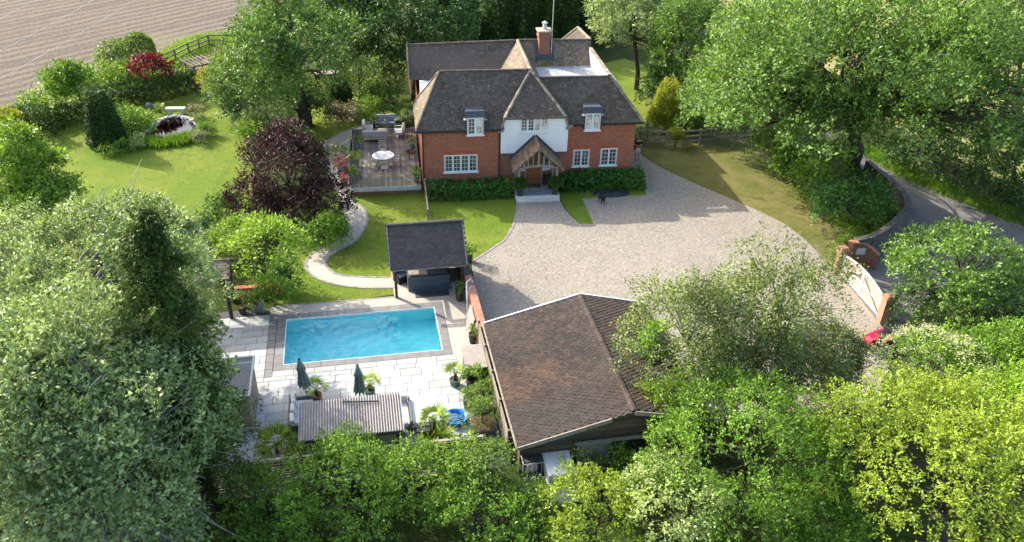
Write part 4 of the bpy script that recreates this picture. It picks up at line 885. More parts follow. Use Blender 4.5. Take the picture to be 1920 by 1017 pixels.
# ================================================================ terrace furniture
def tp(x, y, z=.035): return at(x, y, z)
def parasol(loc, label, lean):
    t = thing('closed_parasol', label, 'parasol', loc, random.uniform(0, 3), 'closed parasols on the terrace')
    MB().lathe([(.26,0),(.26,.05),(.05,.09),(.04,.2)], 16).build('base', MT['darkgrey'], t)
    MB().tube([(0,0,.1),(0,0,2.42)], .022, 8).build('pole', MT['darkgrey'], t)
    n = 32; vs = []; fs = []; prof = [(.04,2.46),(.07,2.36),(.13,2.1),(.17,1.9),(.12,1.87),(.17,1.5),(.21,1.2),(.22,1.05)]
    for r, z in prof:
        for k in range(n):
            a = 2*math.pi*k/n; rr = r*(1+.28*math.cos(8*a)*min(1, (2.46-z)/.5)+.05*math.sin(3*a)); zz = z-(.07*math.cos(8*a) if z < 1.1 else 0); vs.append((rr*math.cos(a), rr*math.sin(a), zz))
    for i in range(len(prof)-1):
        for k in range(n): k2 = (k+1) % n; fs.append((i*n+k, (i+1)*n+k, (i+1)*n+k2, i*n+k2))
    MB().add(vs, fs).build('canopy', MT['canvas'], t, smooth=True); MB().lathe([(.045,2.44),(.05,2.48),(.02,2.54)], 10).build('finial', MT['black'], t)
    t.rotation_euler = (lean[0], lean[1], t.rotation_euler[2]); return t
parasol(tp(578,757), 'closed sage parasol leaning slightly at the left end of the bar', (.02,-.05))
parasol(tp(678,770), 'closed sage parasol standing upright behind the middle of the bar', (.0,.0))
# corner sofa left of the bar, loungers right of it
sofa = thing('corner_sofa', 'L shaped grey rattan sofa with pale cushions at the left end of the bar', 'sofa', tp(575,790), YP)
for a, c in (((-.55,-.9,0),(.3,.95,.30)),((.3,-.9,0),(1.3,-.2,.30))): MB().box(a, c).build('base', MT['rattan'], sofa)
MB().box((-.68,-.95,0),(-.55,.98,.74)).build('backrest', MT['rattan'], sofa); MB().box((-.55,-1.05,0),(1.3,-.9,.74)).build('backrest', MT['rattan'], sofa); MB().box((-.55,.96,0),(.3,1.06,.55)).build('armrest', MT['rattan'], sofa)
for a, c in (((-.5,-.85,.30),(.28,.02,.44)),((-.5,.04,.30),(.28,.93,.44)),((.31,-.85,.30),(1.28,-.22,.44))): MB().box(a, c).build('seat_cushion', MT['cushion'], sofa, bevel=.05)
for y in (-.7,-.1,.5):
    o = MB().box((-.08,-.27,0),(.10,.27,.46)).build('back_cushion', MT['cushion'], sofa, bevel=.06); o.location = (-.43,y+.1,.42); o.rotation_euler = (random.uniform(-.1,.1),-.22,random.uniform(-.2,.2))
seat2 = thing('lounge_sofa', 'pale cushioned sofa with its end showing right of the bar roof', 'sofa', tp(756,790), YP)
MB().box((-.5,-.75,0),(.28,.85,.30)).build('base', MT['rattan'], seat2); MB().box((-.48,-.7,.30),(.26,.82,.46)).build('seat_cushion', MT['cushion'], seat2, bevel=.05); MB().box((.28,-.75,0),(.36,.85,.62)).build('armrest', MT['rattan'], seat2); MB().box((-.48,.7,.44),(.26,.86,.8)).build('backrest', MT['cushion'], seat2, bevel=.05)
def lounger(px_, label):
    t = thing('sun_lounger', label, 'sun lounger', tp(*px_), YP+.02)
    MB().box((-.62,-.85,.28),(.62,.85,.34)).build('bed_frame', MT['white'], t); MB().box((-.6,-.8,.34),(.6,.83,.46)).build('mattress', MT['cushion'], t, bevel=.05)
    for sx in (-.58,.52):
        for sy in (-.8,.74): MB().box((sx,sy,0),(sx+.06,sy+.06,.28)).build('leg', MT['white'], t)
    return t
lounger((796,783), 'wide pale daybed on the terrace between the bar and the palm')
def wire_chair(px_, label, rz):
    t = thing('terrace_chair', label, 'chair', tp(*px_), rz)
    b = MB(); b.tube([(-.3,.26,.62),(-.28,.34,.74),(0,.38,.78),(.28,.34,.74),(.3,.26,.62)], .03); b.build('back_rail', MT['black'], t)
    for k in range(7): MB().tube([(-.27+k*.09,.33,.42),(-.27+k*.09,.36,.74)], .012, 5).build('back_rod', MT['black'], t)
    MB().box((-.28,-.25,.38),(.28,.3,.43)).build('seat', MT['darkgrey'], t)
    for sx in (-.26,.24):
        for sy in (-.24,.28): MB().tube([(sx,sy,0),(sx,sy,.4)], .018, 6).build('leg', MT['black'], t)
    for sx in (-.3,.28): MB().tube([(sx,.28,.6),(sx,-.2,.6),(sx,-.24,.4)], .016, 6).build('armrest', MT['black'], t)
wire_chair((793,815), 'black rod back chair in front of the daybed beside the palm', YP+math.pi)
wire_chair((752,818), 'black rod back chair at the right end of the bar', YP+math.pi)
pp = thing('paddling_pool', 'bright blue plastic paddling pool with a scalloped rim on the terrace', 'paddling pool', tp(854,790), 0)
n = 40; vs = []; fs = []
prof = [(.40,.0),(.46,.26),(.50,.28),(.48,.285),(.42,.24),(.38,.04)]
for r, z in prof:
    for k in range(n): a = 2*math.pi*k/n; rr = r*(1+.035*abs(math.cos(5*a))*min(1, z*6)); vs.append((rr*math.cos(a), rr*math.sin(a), z))
for i in range(len(prof)-1):
    for k in range(n): k2 = (k+1) % n; fs.append((i*n+k, i*n+k2, (i+1)*n+k2, (i+1)*n+k))
fs.append(tuple((len(prof)-1)*n+k for k in range(n))); MB().add(vs, fs).build('tub', MT['bluepool'], pp, smooth=True)
MB().lathe([(.40,.0),(.405,.004)], n, (0,0,.15)).build('pool_water', MT['shallow'], pp)
MT['water2'] = MT['water']
# ================================================================ summer house roofs showing through the trees on the left
sh = thing('summer_house', 'open summer house with a pale sunlit tiled roof left of the pool', 'summer house', fr(-7.7, 35.95, YP), YP)
rt, rb4 = MB(), MB()
for poly in ([(-4.6,-.2,2.45),(1.1,-.2,2.45),(1.1,.75,3.0),(-4.6,.75,3.0)], [(1.1,1.7,2.45),(-4.6,1.7,2.45),(-4.6,.75,3.0),(1.1,.75,3.0)]):
    tile_plane(rt, poly, .16, .22, .014, .006); rb4.slab([Vector(p)-Vector((0,0,.012)) for p in poly], .09)
o = rt.build('roof_tiles', MT['lichen'], sh); o['kind'] = 'stuff'; rb4.build('roof', MT['tile'], sh)
b = MB(); b.beam((1.1,-.2,2.38),(1.1,.75,2.93),.06,.18); b.beam((1.1,1.7,2.38),(1.1,.75,2.93),.06,.18); b.build('bargeboard', MT['darkwood'], sh)
for x in (-4.3,-1.6,.85):
    for y in (.0,1.5): MB().box((x-.08,y-.08,0),(x+.08,y+.08,2.45)).build('post', MT['darkwood'], sh)
for y in (.0,1.5): MB().box((-4.4,y-.07,2.25),(.95,y+.07,2.4)).build('beam', MT['darkwood'], sh)
MB().beam((.85,.05,1.7),(.85,.5,2.3),.08,.08).beam((.85,1.45,1.7),(.85,1.0,2.3),.08,.08).build('brace', MT['darkwood'], sh)
lw_ = MB().box((-1.5,-.15,-.1),(1.5,.15,.55)).build('low_wall', MT['brick'], None); lw_.location = fr(-5.9, 38.0, YP); lw_.rotation_euler = (0,0,YP); props(lw_, 'low red brick wall at the top left corner of the terrace', 'wall')
fs_ = thing('flat_roofed_store', 'flat roofed store with a pale grey felt roof at the left side of the terrace', 'store', fr(-8.0, 29.0, YP), YP)
MB().box((-.9,-1.7,0),(2.86,.8,1.92)).build('wall', MT['hutwood'], fs_); MB().box((-1.0,-1.8,1.92),(2.96,.9,2.0)).build('roof', MT['felt'], fs_)
b = MB(); b.box((-1.0,.82,2.0),(2.96,.9,2.06)).box((2.88,-1.8,2.0),(2.96,.82,2.06)).box((-1.0,-1.8,2.0),(2.88,-1.72,2.06)); b.build('roof_edge', MT['metal'], fs_)
b = MB(); b.box((.3,-1.72,2.0),(.36,.82,2.015)).box((1.75,-1.72,2.0),(1.8,.82,2.015)).box((-.95,.45,2.0),(2.88,.49,2.016)); b.build('roof_seam', MT['metal'], fs_)
ls = thing('long_shed', 'long low shed with a pale tiled roof under the silver leaved trees', 'shed', fr(-14.5, 30.4, YP), YP)
rt, rb5 = MB(), MB()
for poly in ([(-4,-1.0,1.7),(4.2,-1.0,1.7),(4.2,2.2,3.1),(-4,2.2,3.1)], [(4.2,5.4,1.7),(-4,5.4,1.7),(-4,2.2,3.1),(4.2,2.2,3.1)]):
    tile_plane(rt, poly, .22, .26, .014, .008); rb5.slab([Vector(p)-Vector((0,0,.012)) for p in poly], .09)
o = rt.build('roof_tiles', MT['lichen'], ls); o['kind'] = 'stuff'; rb5.build('roof', MT['tile'], ls); MB().box((-3.7,-.7,0),(3.9,5.1,1.75)).build('wall', MT['barnwood'], ls)
# ================================================================ fences, gates, lane wall
def rail_fence(name, label, pts, rails=3, hgt=1.15, mt='rail', post='rail'):
    t = thing(name, label, 'fence', pts[0], 0); P = [Vector(p)-Vector(pts[0]) for p in pts]
    for p in P: 
        o = MB().box((-.07,-.06,-.1),(.07,.06,hgt+.08)).build('post', MT[post], t); o.location = p; o.rotation_euler = (random.uniform(-.03,.03),random.uniform(-.03,.03),random.uniform(0,.4))
    for a, c in zip(P[:-1], P[1:]):
        for r in range(rails):
            z = hgt*(.32+.66*r/max(1, rails-1)); MB().beam(a+Vector((0,0,z+random.uniform(-.03,.03))), c+Vector((0,0,z+random.uniform(-.03,.03))), .07, .11).build('rail', MT[mt], t)
    return t
rail_fence('rail_fence', 'split rail fence running from the house corner to the big ash tree', [at(1199,268), at(1213,275), at(1246,277), at(1279,275.5), at(1311,273), at(1343,269), at(1378,267), at(1412,265)], 3, 1.25)
rail_fence('rail_fence', 'grey post and rail fence between the pergola lawn and the ploughed field', [at(280,142), at(305,130), at(331,118), at(356,105), at(375,97), at(394,90), at(428,89)], 3, 1.2, 'fencewood', 'fencewood')
gf = thing('picket_fence', 'pale thin fence running from the house corner towards the pavilion', 'fence', at(797,362), 0)
q0 = at(797,362); q1 = at(803,419)
for k in range(4):
    p = (q1-q0)*(k/3); MB().box((p.x-.05,p.y-.05,-.05),(p.x+.05,p.y+.05,1.0)).build('post', MT['oak'], gf)
for z in (.25,.6,.92): MB().beam((0,0,z), Vector(q1-q0)+Vector((0,0,z)), .05, .09).build('rail', MT['rail'], gf)
# gates
GA, GB = at(1574,515), at(1648,599); gd = (GB-GA); gl = gd.length; ga = math.atan2(gd.y, gd.x)
def pillar(loc, label):
    t = thing('gate_pillar', label, 'gate pillar', loc, ga); MB().box((-.22,-.22,-.1),(.22,.22,1.50)).build('shaft', MT['brick_pink'], t); MB().box((-.27,-.27,1.50),(.27,.27,1.57)).build('cap', MT['coping_brick'], t); MB().box((-.20,-.20,1.57),(.20,.20,1.65)).build('cap', MT['coping_brick'], t); return t
pillar(GA-gd.normalized()*.25, 'brick gate pillar with a flat cap at the lawn end of the white gates')
pillar(GB+gd.normalized()*.25, 'pinkish brick gate pillar at the near end of the white gates')
def gate(loc, rz, ln, label, flip):
    t = thing('driveway_gate', label, 'gate', loc, rz, 'pair of white driveway gates'); s = -1 if flip else 1
    top = lambda x: 1.28+.30*math.sin(math.pi/2*min(1, x/ln))
    MB().box((0,-.04,.08),(s*.09,.04,1.30)).build('stile', MT['gatewhite'], t); MB().box((s*(ln-.09),-.04,.08),(s*ln,.04,1.58)).build('stile', MT['gatewhite'], t)
    for z in (.10,.72): MB().box((s*.09,-.035,z),(s*(ln-.09),.035,z+.11)).build('rail', MT['gatewhite'], t)
    b = MB(); b.tube([(s*x,0,top(x)-.05) for x in [ln*k/8 for k in range(9)]], .06, 6); b.build('top_rail', MT['gatewhite'], t)
    n = 14
    for i in range(n): x = .1+(ln-.2)*i/n; MB().box((s*(x+.006),-.012,.2),(s*(x+(ln-.2)/n-.006),.012,top(x)-.08)).build('board', MT['gateboard'], t)
    MB().beam((s*.1,-.03,.2),(s*(ln-.1),-.03,1.25),.03,.09,(0,1,0)).build('brace', MT['rail'], t); return t
gate(GA+Vector((0,0,.02)), ga, gl/2-.03, 'white boarded driveway gate hung on the pillar by the lawn', False)
gate(GB+Vector((0,0,.02)), ga, gl/2-.03, 'white boarded driveway gate hung on the near pinkish pillar', True)
def run_wall(name, label, pts, hgt, th, m, cap=None):
    t = thing(name, label, 'wall', pts[0], 0); P = [Vector(p)-Vector(pts[0]) for p in pts]; vs = []; fs = []
    for i, p in enumerate(P):
        d = (P[min(i+1, len(P)-1)]-P[max(i-1, 0)]).normalized(); nn = Vector((-d.y, d.x, 0))*th/2; hh = hgt(i/(len(P)-1)) if callable(hgt) else hgt
        vs += [p-nn+Vector((0,0,-.1)), p+nn+Vector((0,0,-.1)), p+nn+Vector((0,0,hh)), p-nn+Vector((0,0,hh))]
    for i in range(len(P)-1): a = i*4; fs += [(a,a+4,a+7,a+3), (a+1,a+2,a+6,a+5), (a+3,a+7,a+6,a+2)]
    fs += [(0,3,2,1), tuple(len(vs)-4+k for k in (0,1,2,3))]
    MB().add(vs, fs).build('wall_face', m, t)
    if cap:
        for i in range(len(P)-1):
            k = max(1, int((P[i+1]-P[i]).length/.3))
            for q in range(k):
                z0, z1 = [ (hgt(x) if callable(hgt) else hgt) for x in ((i+q/k)/(len(P)-1), (i+(q+1)/k)/(len(P)-1))]
                MB().beam(P[i].lerp(P[i+1], q/k+.02)+Vector((0,0,z0+.04)), P[i].lerp(P[i+1], (q+1)/k-.01)+Vector((0,0,z1+.04)), th+.06, .08).build('coping_stone', cap, t)
    return t
run_wall('lane_wall', 'dark flint wall curving from the gate pillar along the lane', px(spline([(1592,500),(1624,489),(1655,466),(1680,440),(1692,418),(1684,392),(1662,364),(1640,342),(1622,322)], 3)), lambda t: 1.75-.95*t, .32, MT['flint'], MT['flint'])
wg = run_wall('curved_wing_wall', 'curved brick wall with a pale plaque beside the gate pillar', [GA-gd.normalized()*.3+Vector((.5,.28,0)), GA+Vector((.55,.72,0)), GA+Vector((1.15,.95,0)), GA+Vector((1.8,.95,0)), GA+Vector((2.3,.75,0))], lambda t: 1.75-.9*t*t, .3, MT['brick_old'], MT['coping_brick'])
pq = MB().box((-.32,-.02,-.2),(.32,.02,.2)).build('plaque', MT['stonewhite'], wg); pq.location = GA+Vector((1.15,.76,1.1))-wg.location; pq.rotation_euler = (0,0,.15)
# ================================================================ things on the drive and by the barn
mow = thing('ride_on_mower', 'red bonnet of a ride on mower with a black seat by the near gate pillar', 'mower', at(1640,650), .5)
b = MB(); b.slab([(-.72,-.24,.42),(-.16,-.27,.42),(-.12,-.27,.82),(-.55,-.24,.76),(-.72,-.2,.62)], .52, (0,1,0)); b.build('bonnet', MT['red'], mow, bevel=.05)
MB().box((-.66,-.22,.2),(.8,.24,.42)).build('chassis', MT['black'], mow); MB().box((.2,-.24,.5),(.62,.24,.62)).build('seat', MT['black'], mow, bevel=.04); MB().box((.56,-.22,.6),(.68,.22,.98)).build('backrest', MT['black'], mow, bevel=.04)
MB().tube([(-.08,0,.75),(.08,0,1.0)], .025, 6).build('steering_column', MT['black'], mow)
MB().tube([(.08+.06*math.sin(a),.17*math.cos(a),1.0+.13*math.sin(a)) for a in [k*math.pi/6 for k in range(13)]], .016, 5).build('steering_wheel', MT['black'], mow)
for x, r in ((-.5,.2),(.5,.27)):
    for s in (-1, 1):
        o = MB().lathe([(r*.6,-.09),(r*.95,-.09),(r,-.05),(r,.05),(r*.95,.09),(r*.6,.09)], 16).build('wheel', MT['black'], mow); o.location = (x, s*.34, r); o.rotation_euler = (math.pi/2, 0, 0)
MB().box((-.3,-.5,.1),(.25,.5,.24)).build('cutter_deck', MT['darkgrey'], mow, bevel=.03); MB().box((.15,-.42,.42),(.8,-.25,.6)).build('mudguard', MT['red'], mow); MB().box((.15,.25,.42),(.8,.42,.6)).build('mudguard', MT['red'], mow)
tr = thing('old_trailer', 'old white box trailer with a dark window overgrown with ivy by the barn', 'trailer', at(1050,925), YP)
MB().box((-.55,-.2,.25),(.55,1.1,1.2)).build('body', MT['white'], tr, bevel=.04); MB().box((-.36,-.215,.75),(.28,-.2,1.02)).build('window', MT['pane'], tr); b = MB(); b.slab([(-.62,-.62,.1),(.62,-.62,.1),(.62,-.2,.7),(-.62,-.2,.7)], .08, (0,.5,-.6)); b.build('drawbar_cover', MT['metal'], tr)
for s in (-.66,.66):
    o = MB().lathe([(.15,-.08),(.3,-.08),(.32,-.03),(.32,.03),(.3,.08),(.15,.08)], 16).build('wheel', MT['black'], tr); o.location = (s,.7,.32); o.rotation_euler = (0,math.pi/2,0)
dm = thing('cable_drum', 'grey ribbed drum lying on its side left of the old trailer', 'drum', at(1006,910), YP+.3)
o = MB().lathe([(.30,-.3),(.34,-.3),(.34,-.24),(.28,-.22),(.32,-.12),(.28,-.1),(.32,.02),(.28,.06),(.32,.14),(.28,.2),(.34,.24),(.34,.3),(.30,.3)], 18).build('drum', MT['darkgrey'], dm); o.location = (0,0,.36); o.rotation_euler = (0,math.pi/2,0)
pole = thing('utility_pole', 'dark timber utility pole with a yellow plate at the bottom left', 'pole', at(388,1030), 0)
MB().tube([(0,0,-.3),(-.25,.1,6.2)], [.16,.13], 10).build('shaft', MT['darkwood'], pole, smooth=True)
o = MB().box((-.13,-.15,-.16),(.13,-.14,.16)).build('warning_plate', MT['sign'], pole); o.location = (-.12,.03,2.9)
b = MB(); b.box((.05,-.16,-.06),(-.05,-.152,.06)); 
for z in (-.10,-.02,.06): MB().box((-.08,-.153,z),(.08,-.151,z+.03)).build('plate_mark', MT['black'], pole).location = (-.12,.03,2.9)
MB().tube([(.17,-.03,0),(.02,.02,4.5)], .03, 6).build('conduit', MT['black'], pole)
def cable(label, a, b, sag, m, r):
    pts = [Vector(a).lerp(Vector(b), k/24)-Vector((0,0,sag*4*(k/24)*(1-k/24))) for k in range(25)]
    c = pts[0].copy(); o = MB().tube([p-c for p in pts], r, 5).build('overhead_cable', MT[m], None); o.location = c; props(o, label, 'cable', 'overhead cables')
for lab, (x0,y0), (x1,y1), z in (('bare wire crossing the ploughed field, nearest the top left corner',(260,-120),(-60,66),9),('bare wire crossing the middle of the ploughed field',(300,-80),(-60,126),9),('bare wire crossing the ploughed field closest to the trees',(420,-110),(-60,182),9)):
    cable(lab, at(x0,y0,z), at(x1,y1,z), .3, 'wire', .013)
cable('black cable strung over the lime green bushes at the bottom right', at(1380,772,4.2), at(2000,766,4.2), .15, 'cable', .03)
# dark remnants of an erased car by the lawn corner, modelled as added objects
mound = MB(); vs = []; fs = []
for i, (r, z) in enumerate(((1.0,0),(.95,.08),(.75,.15),(.35,.20),(.05,.22))):
    for k in range(20): a = 2*math.pi*k/20; vs.append((1.25*r*math.cos(a)*(1+.04*math.sin(3*a)), .55*r*math.sin(a), z+.02*math.sin(5*a)*(r < .95)))
for i in range(4):
    for k in range(20): k2 = (k+1) % 20; fs.append((i*20+k, i*20+k2, (i+1)*20+k2, (i+1)*20+k))
fs.append(tuple(80+k for k in range(20)))
o = mound.add(vs, fs).build('mound_stand_in', mat('black_stand_in', (.02,.022,.03), .35, [(3,(.04,.045,.055),.5,.7)], (6,.03)), None, smooth=True); o.location = at(1146,364,.012); o.rotation_euler = (0,0,YH); props(o, 'added low oval mound in black sheeting, in place of an erased car remnant on the grass by the drive', 'sheeting')  # added form for the oval dark remnant of the erased car
# post hidden corner of the drive: pots
# ================================================================ people and animals
def skinned(name, joints, edges, mat_, parent, sub=2, loc=None):
    me = bpy.data.meshes.new(name); me.from_pydata([j[:3] for j in joints], edges, []); o = link(name, me, mat_, parent)
    sk = o.modifiers.new('skin', 'SKIN'); sk.use_smooth_shade = True
    for v, j in zip(me.skin_vertices[0].data, joints): v.radius = (j[3], j[4] if len(j) > 4 else j[3])
    me.skin_vertices[0].data[0].use_root = True
    ss = o.modifiers.new('smooth', 'SUBSURF'); ss.levels = sub; ss.render_levels = sub; return o
man = thing('person', 'man in a dark T-shirt and pale shorts standing with folded arms at the house corner', 'person', at(1194,300,.012), .1)
body = [(0,0,.95,.13,.10),(0,.0,1.1,.135,.10),(0,.0,1.28,.155,.105),(0,.01,1.42,.13,.09),(0,.0,1.50,.055),(0,-.01,1.56,.055),(0,-.03,1.62,.075,.085),(0,-.02,1.72,.07,.08),
 (-.19,.01,1.41,.06),(.19,.01,1.41,.06),(-.25,.0,1.14,.045),(.25,.0,1.14,.045),(-.04,-.17,1.16,.036),(.05,-.19,1.20,.036),(.06,-.18,1.19,.03,.02),(-.05,-.2,1.23,.03,.02),
 (-.10,0,.86,.085),(.10,0,.86,.085),(-.11,-.01,.48,.058),(.11,-.02,.48,.058),(-.11,.02,.09,.038),(.12,.01,.09,.038),(-.12,-.10,.035,.035,.025),(.13,-.11,.035,.035,.025)]
ed = [(0,1),(1,2),(2,3),(3,4),(4,5),(5,6),(6,7),(3,8),(3,9),(8,10),(9,11),(10,12),(11,13),(12,14),(13,15),(0,16),(0,17),(16,18),(17,19),(18,20),(19,21),(20,22),(21,23)]
skinned('body', body, ed, MT['skin'], man)
skinned('tshirt', [(0,.0,.94,.145,.115),(0,0,1.1,.15,.115),(0,0,1.28,.17,.12),(0,.01,1.42,.145,.105),(0,.0,1.47,.075,.07),(-.20,.01,1.40,.075),(.20,.01,1.40,.075),(-.235,.0,1.22,.066),(.235,.0,1.22,.066)], [(0,1),(1,2),(2,3),(3,4),(3,5),(3,6),(5,7),(6,8)], MT['shirt'], man)
skinned('shorts', [(0,0,.98,.14,.115),(0,0,.90,.14,.115),(-.10,0,.80,.10),(.10,0,.80,.10),(-.115,-.005,.56,.088),(.115,-.01,.56,.088)], [(0,1),(1,2),(1,3),(2,4),(3,5)], MT['shorts'], man)
skinned('hair', [(0,.01,1.70,.075,.075),(0,.01,1.74,.07,.07),(0,.045,1.66,.06,.05)], [(0,1),(0,2)], MT['hair'], man)
for s in (-1, 1):
    o = MB().lathe([(.03,0),(.05,.015),(.045,.05),(.02,.06)], 8).build('shoe', MT['black'], man); o.scale = (1,2.3,1); o.location = (s*.122,-.06,.0)
    MB().lathe([(.003,-.008),(.009,0),(.003,.008)], 6, (s*.028,-.108,1.665)).build('eye', MT['black'], man)
    MB().lathe([(.004,-.03),(.014,0),(.004,.03)], 6, (s*.083,.0,1.65)).build('ear', MT['skin'], man)
MB().lathe([(.004,-.022),(.014,-.01),(.004,.022)], 6, (0,-.118,1.635)).build('nose', MT['skin'], man); MB().box((-.022,-.108,1.596),(.022,-.102,1.603)).build('mouth', MT['brick_soldier'], man)
dog_stand_in = thing('dog_stand_in', 'added black animal in place of an erased car remnant on the gravel beside the corner of the grass verge', 'dog_stand_in', at(1128,381,.012), YH+.15)  # added animal; the dark shape here is a remnant of the erased car
DJ = [(.0,.25,.42,.10,.11),(0,.05,.44,.11,.12),(0,-.18,.44,.12,.15),(0,-.32,.54,.075),(0,-.40,.64,.075),(0,-.50,.63,.05),(0,-.58,.60,.035),(0,.36,.46,.03),(0,.52,.40,.02),
 (-.09,-.22,.30,.045),(.09,-.22,.30,.045),(-.09,-.21,.16,.03),(.09,-.21,.16,.03),(-.09,-.24,.03,.03),(.09,-.24,.03,.03),
 (-.09,.24,.34,.07),(.09,.24,.34,.07),(-.10,.16,.24,.045),(.10,.16,.24,.045),(-.10,.30,.15,.026),(.10,.30,.15,.026),(-.10,.26,.03,.03),(.10,.26,.03,.03)]
DE = [(0,1),(1,2),(2,3),(3,4),(4,5),(5,6),(0,7),(7,8),(2,9),(2,10),(9,11),(10,12),(11,13),(12,14),(0,15),(0,16),(15,17),(16,18),(17,19),(18,20),(19,21),(20,22)]
skinned('body', DJ, DE, MT['fur'], dog_stand_in)
for s in (-1, 1): MB().slab([(s*.06,-.38,.70),(s*.10,-.42,.68),(s*.11,-.42,.58),(s*.075,-.38,.60)], .02, (0,1,0)).build('ear', MT['fur'], dog_stand_in)
# ================================================================ foliage
def mknoise(seed, k=1.0, n=7):
    r = np.random.default_rng(seed); K = r.normal(size=(n,3))*k; ph = r.uniform(0, 6.28, n)
    return lambda p: np.sin(p@K.T+ph).sum(1)/n*1.6
def unit(v): return v/np.maximum(1e-9, np.linalg.norm(v, axis=1, keepdims=True))
TRI = [0]
def leaf_mesh(name, P, A, Nn, Ln, Wd, fold=.18):
    """one bent four-cornered leaf per point: P centre, A long axis, Nn facing"""
    n = len(P); A = unit(A); B = unit(np.cross(Nn, A)); N2 = np.cross(A, B)
    Ln = np.broadcast_to(np.asarray(Ln), (n,))[:,None]; Wd = np.broadcast_to(np.asarray(Wd), (n,))[:,None]
    v = np.empty((n,4,3), np.float32); v[:,0] = P-A*Ln*.5; v[:,1] = P+B*Wd*.5+N2*Ln*fold-A*Ln*.06; v[:,2] = P+A*Ln*.5; v[:,3] = P-B*Wd*.5+N2*Ln*fold-A*Ln*.06
    me = bpy.data.meshes.new(name); me.vertices.add(n*4); me.vertices.foreach_set('co', v.reshape(-1)); me.loops.add(n*4); me.loops.foreach_set('vertex_index', np.arange(n*4, dtype=np.int32))
    me.polygons.add(n); me.polygons.foreach_set('loop_start', np.arange(0, n*4, 4, dtype=np.int32)); me.polygons.foreach_set('loop_total', np.full(n, 4, np.int32)); me.update(calc_edges=True); TRI[0] += 2*n; return me
def sprays(r, P, D, L, m, spread, up, leafL, asp=.55, rnd=.5, leafup=.55, jl=.5):
    """leafy shoots: from each point P a shoot grows along D (bent by up) carrying m leaves"""
    n = len(P); ax = unit(D+np.array([0,0,up])+r.normal(size=(n,3))*rnd)
    t = r.uniform(.0, 1, (n,m,1)); side = r.normal(size=(n,m,3))
    pos = P[:,None]+ax[:,None]*t*L+side*spread*(1.1-.6*t)
    a = ax[:,None]*.6+unit(side.reshape(-1,3)).reshape(n,m,3)*.9
    nn = np.array([0,0,1.])*leafup+D[:,None]*.45+r.normal(size=(n,m,3))*.45
    return pos.reshape(-1,3), a.reshape(-1,3), nn.reshape(-1,3), leafL*r.uniform(1-jl, 1+jl, n*m), asp
def sphere_dirs(r, n):
    return unit(r.normal(size=(n,3)))
def blob_points(r, C, R, n, seed, lump=.16, lo=-.45, freq=2.6):
    d = sphere_dirs(r, int(n*1.6)); d = d[d[:,2] > lo][:n]; nz = mknoise(seed, freq)
    rad = 1+lump*nz(d)-np.abs(r.normal(size=len(d)))*.07
    return C+d*R*rad[:,None], unit(d/R*np.max(R))
def crown(seed, C, R, style):
    """crown of many boughs; returns leaf arrays and bough centres"""
    r = np.random.default_rng(seed); C = np.array(C, float); R = np.array(R, float); s = style
    nb = s.get('boughs', 22); dirs = sphere_dirs(r, nb*3); dirs = dirs[dirs[:,2] > s.get('lo', -.35)][:nb]
    rb = s.get('brad', .36)*min(R.min(), R.mean())*r.uniform(.6, 1.4, len(dirs))
    bc = C+dirs*(R-rb[:,None]*.62)*r.uniform(.66, 1.08, (len(dirs),1))
    bc = np.vstack([bc, C[None]+np.array([0,0,R[2]*.12])]); rb = np.append(rb, min(R)*.62); out = []
    leafL = s['leaf']; L = s.get('shoot', leafL*3.2); m = s.get('m', 9)
    dens = s.get('dens', 1.0); nz = mknoise(seed+5, 1.6/max(.5, R.mean()*.30))
    for c, q in zip(bc, rb):
        n = int(dens*4*math.pi*q*q*.75/(L*L*.55))+3
        P, D = blob_points(r, c, np.array([q,q,q*s.get('flat', .82)]), n, seed+int(q*1000) % 97, .2, -.5)
        out_d = unit(P-C); keep = ((P-c)*out_d).sum(1) > -.35*q
        gap = nz(P) > s.get('gap', -.55); keep &= gap
        # thin out what lies deep inside the whole crown
        e = (((P-C)/R)**2).sum(1); keep &= (e > .30) | (r.random(len(P)) < .25)
        P, D = P[keep], D[keep]; D = unit(D*.7+out_d[keep]*.5)
        if len(P): out.append(sprays(r, P, D, L, m, leafL*s.get('spread', .75), s.get('up', .25), leafL, s.get('asp', .55), s.get('rnd', .45), s.get('leafup', .55)))
    P = np.concatenate([o[0] for o in out]); A = np.concatenate([o[1] for o in out]); N = np.concatenate([o[2] for o in out]); Ls = np.concatenate([o[3] for o in out])
    k = P[:,2] > .04; return P[k], A[k], N[k], Ls[k], s.get('asp', .55), bc, rb
def limb(mb, a, b, r0, r1, seed, bend=.12, n=5, seg=6):
    rr = random.Random(seed); a = Vector(a); b = Vector(b); L = (b-a).length; pts = []
    off = Vector((rr.uniform(-1,1), rr.uniform(-1,1), rr.uniform(.2,1)))*L*bend
    for i in range(n+1): t = i/n; pts.append(a.lerp(b, t)+off*math.sin(math.pi*t)+Vector((rr.uniform(-1,1),rr.uniform(-1,1),rr.uniform(-1,1)))*L*.02*(0 < i < n))
    mb.tube(pts, [r0+(r1-r0)*(i/n)**.8 for i in range(n+1)], seg)
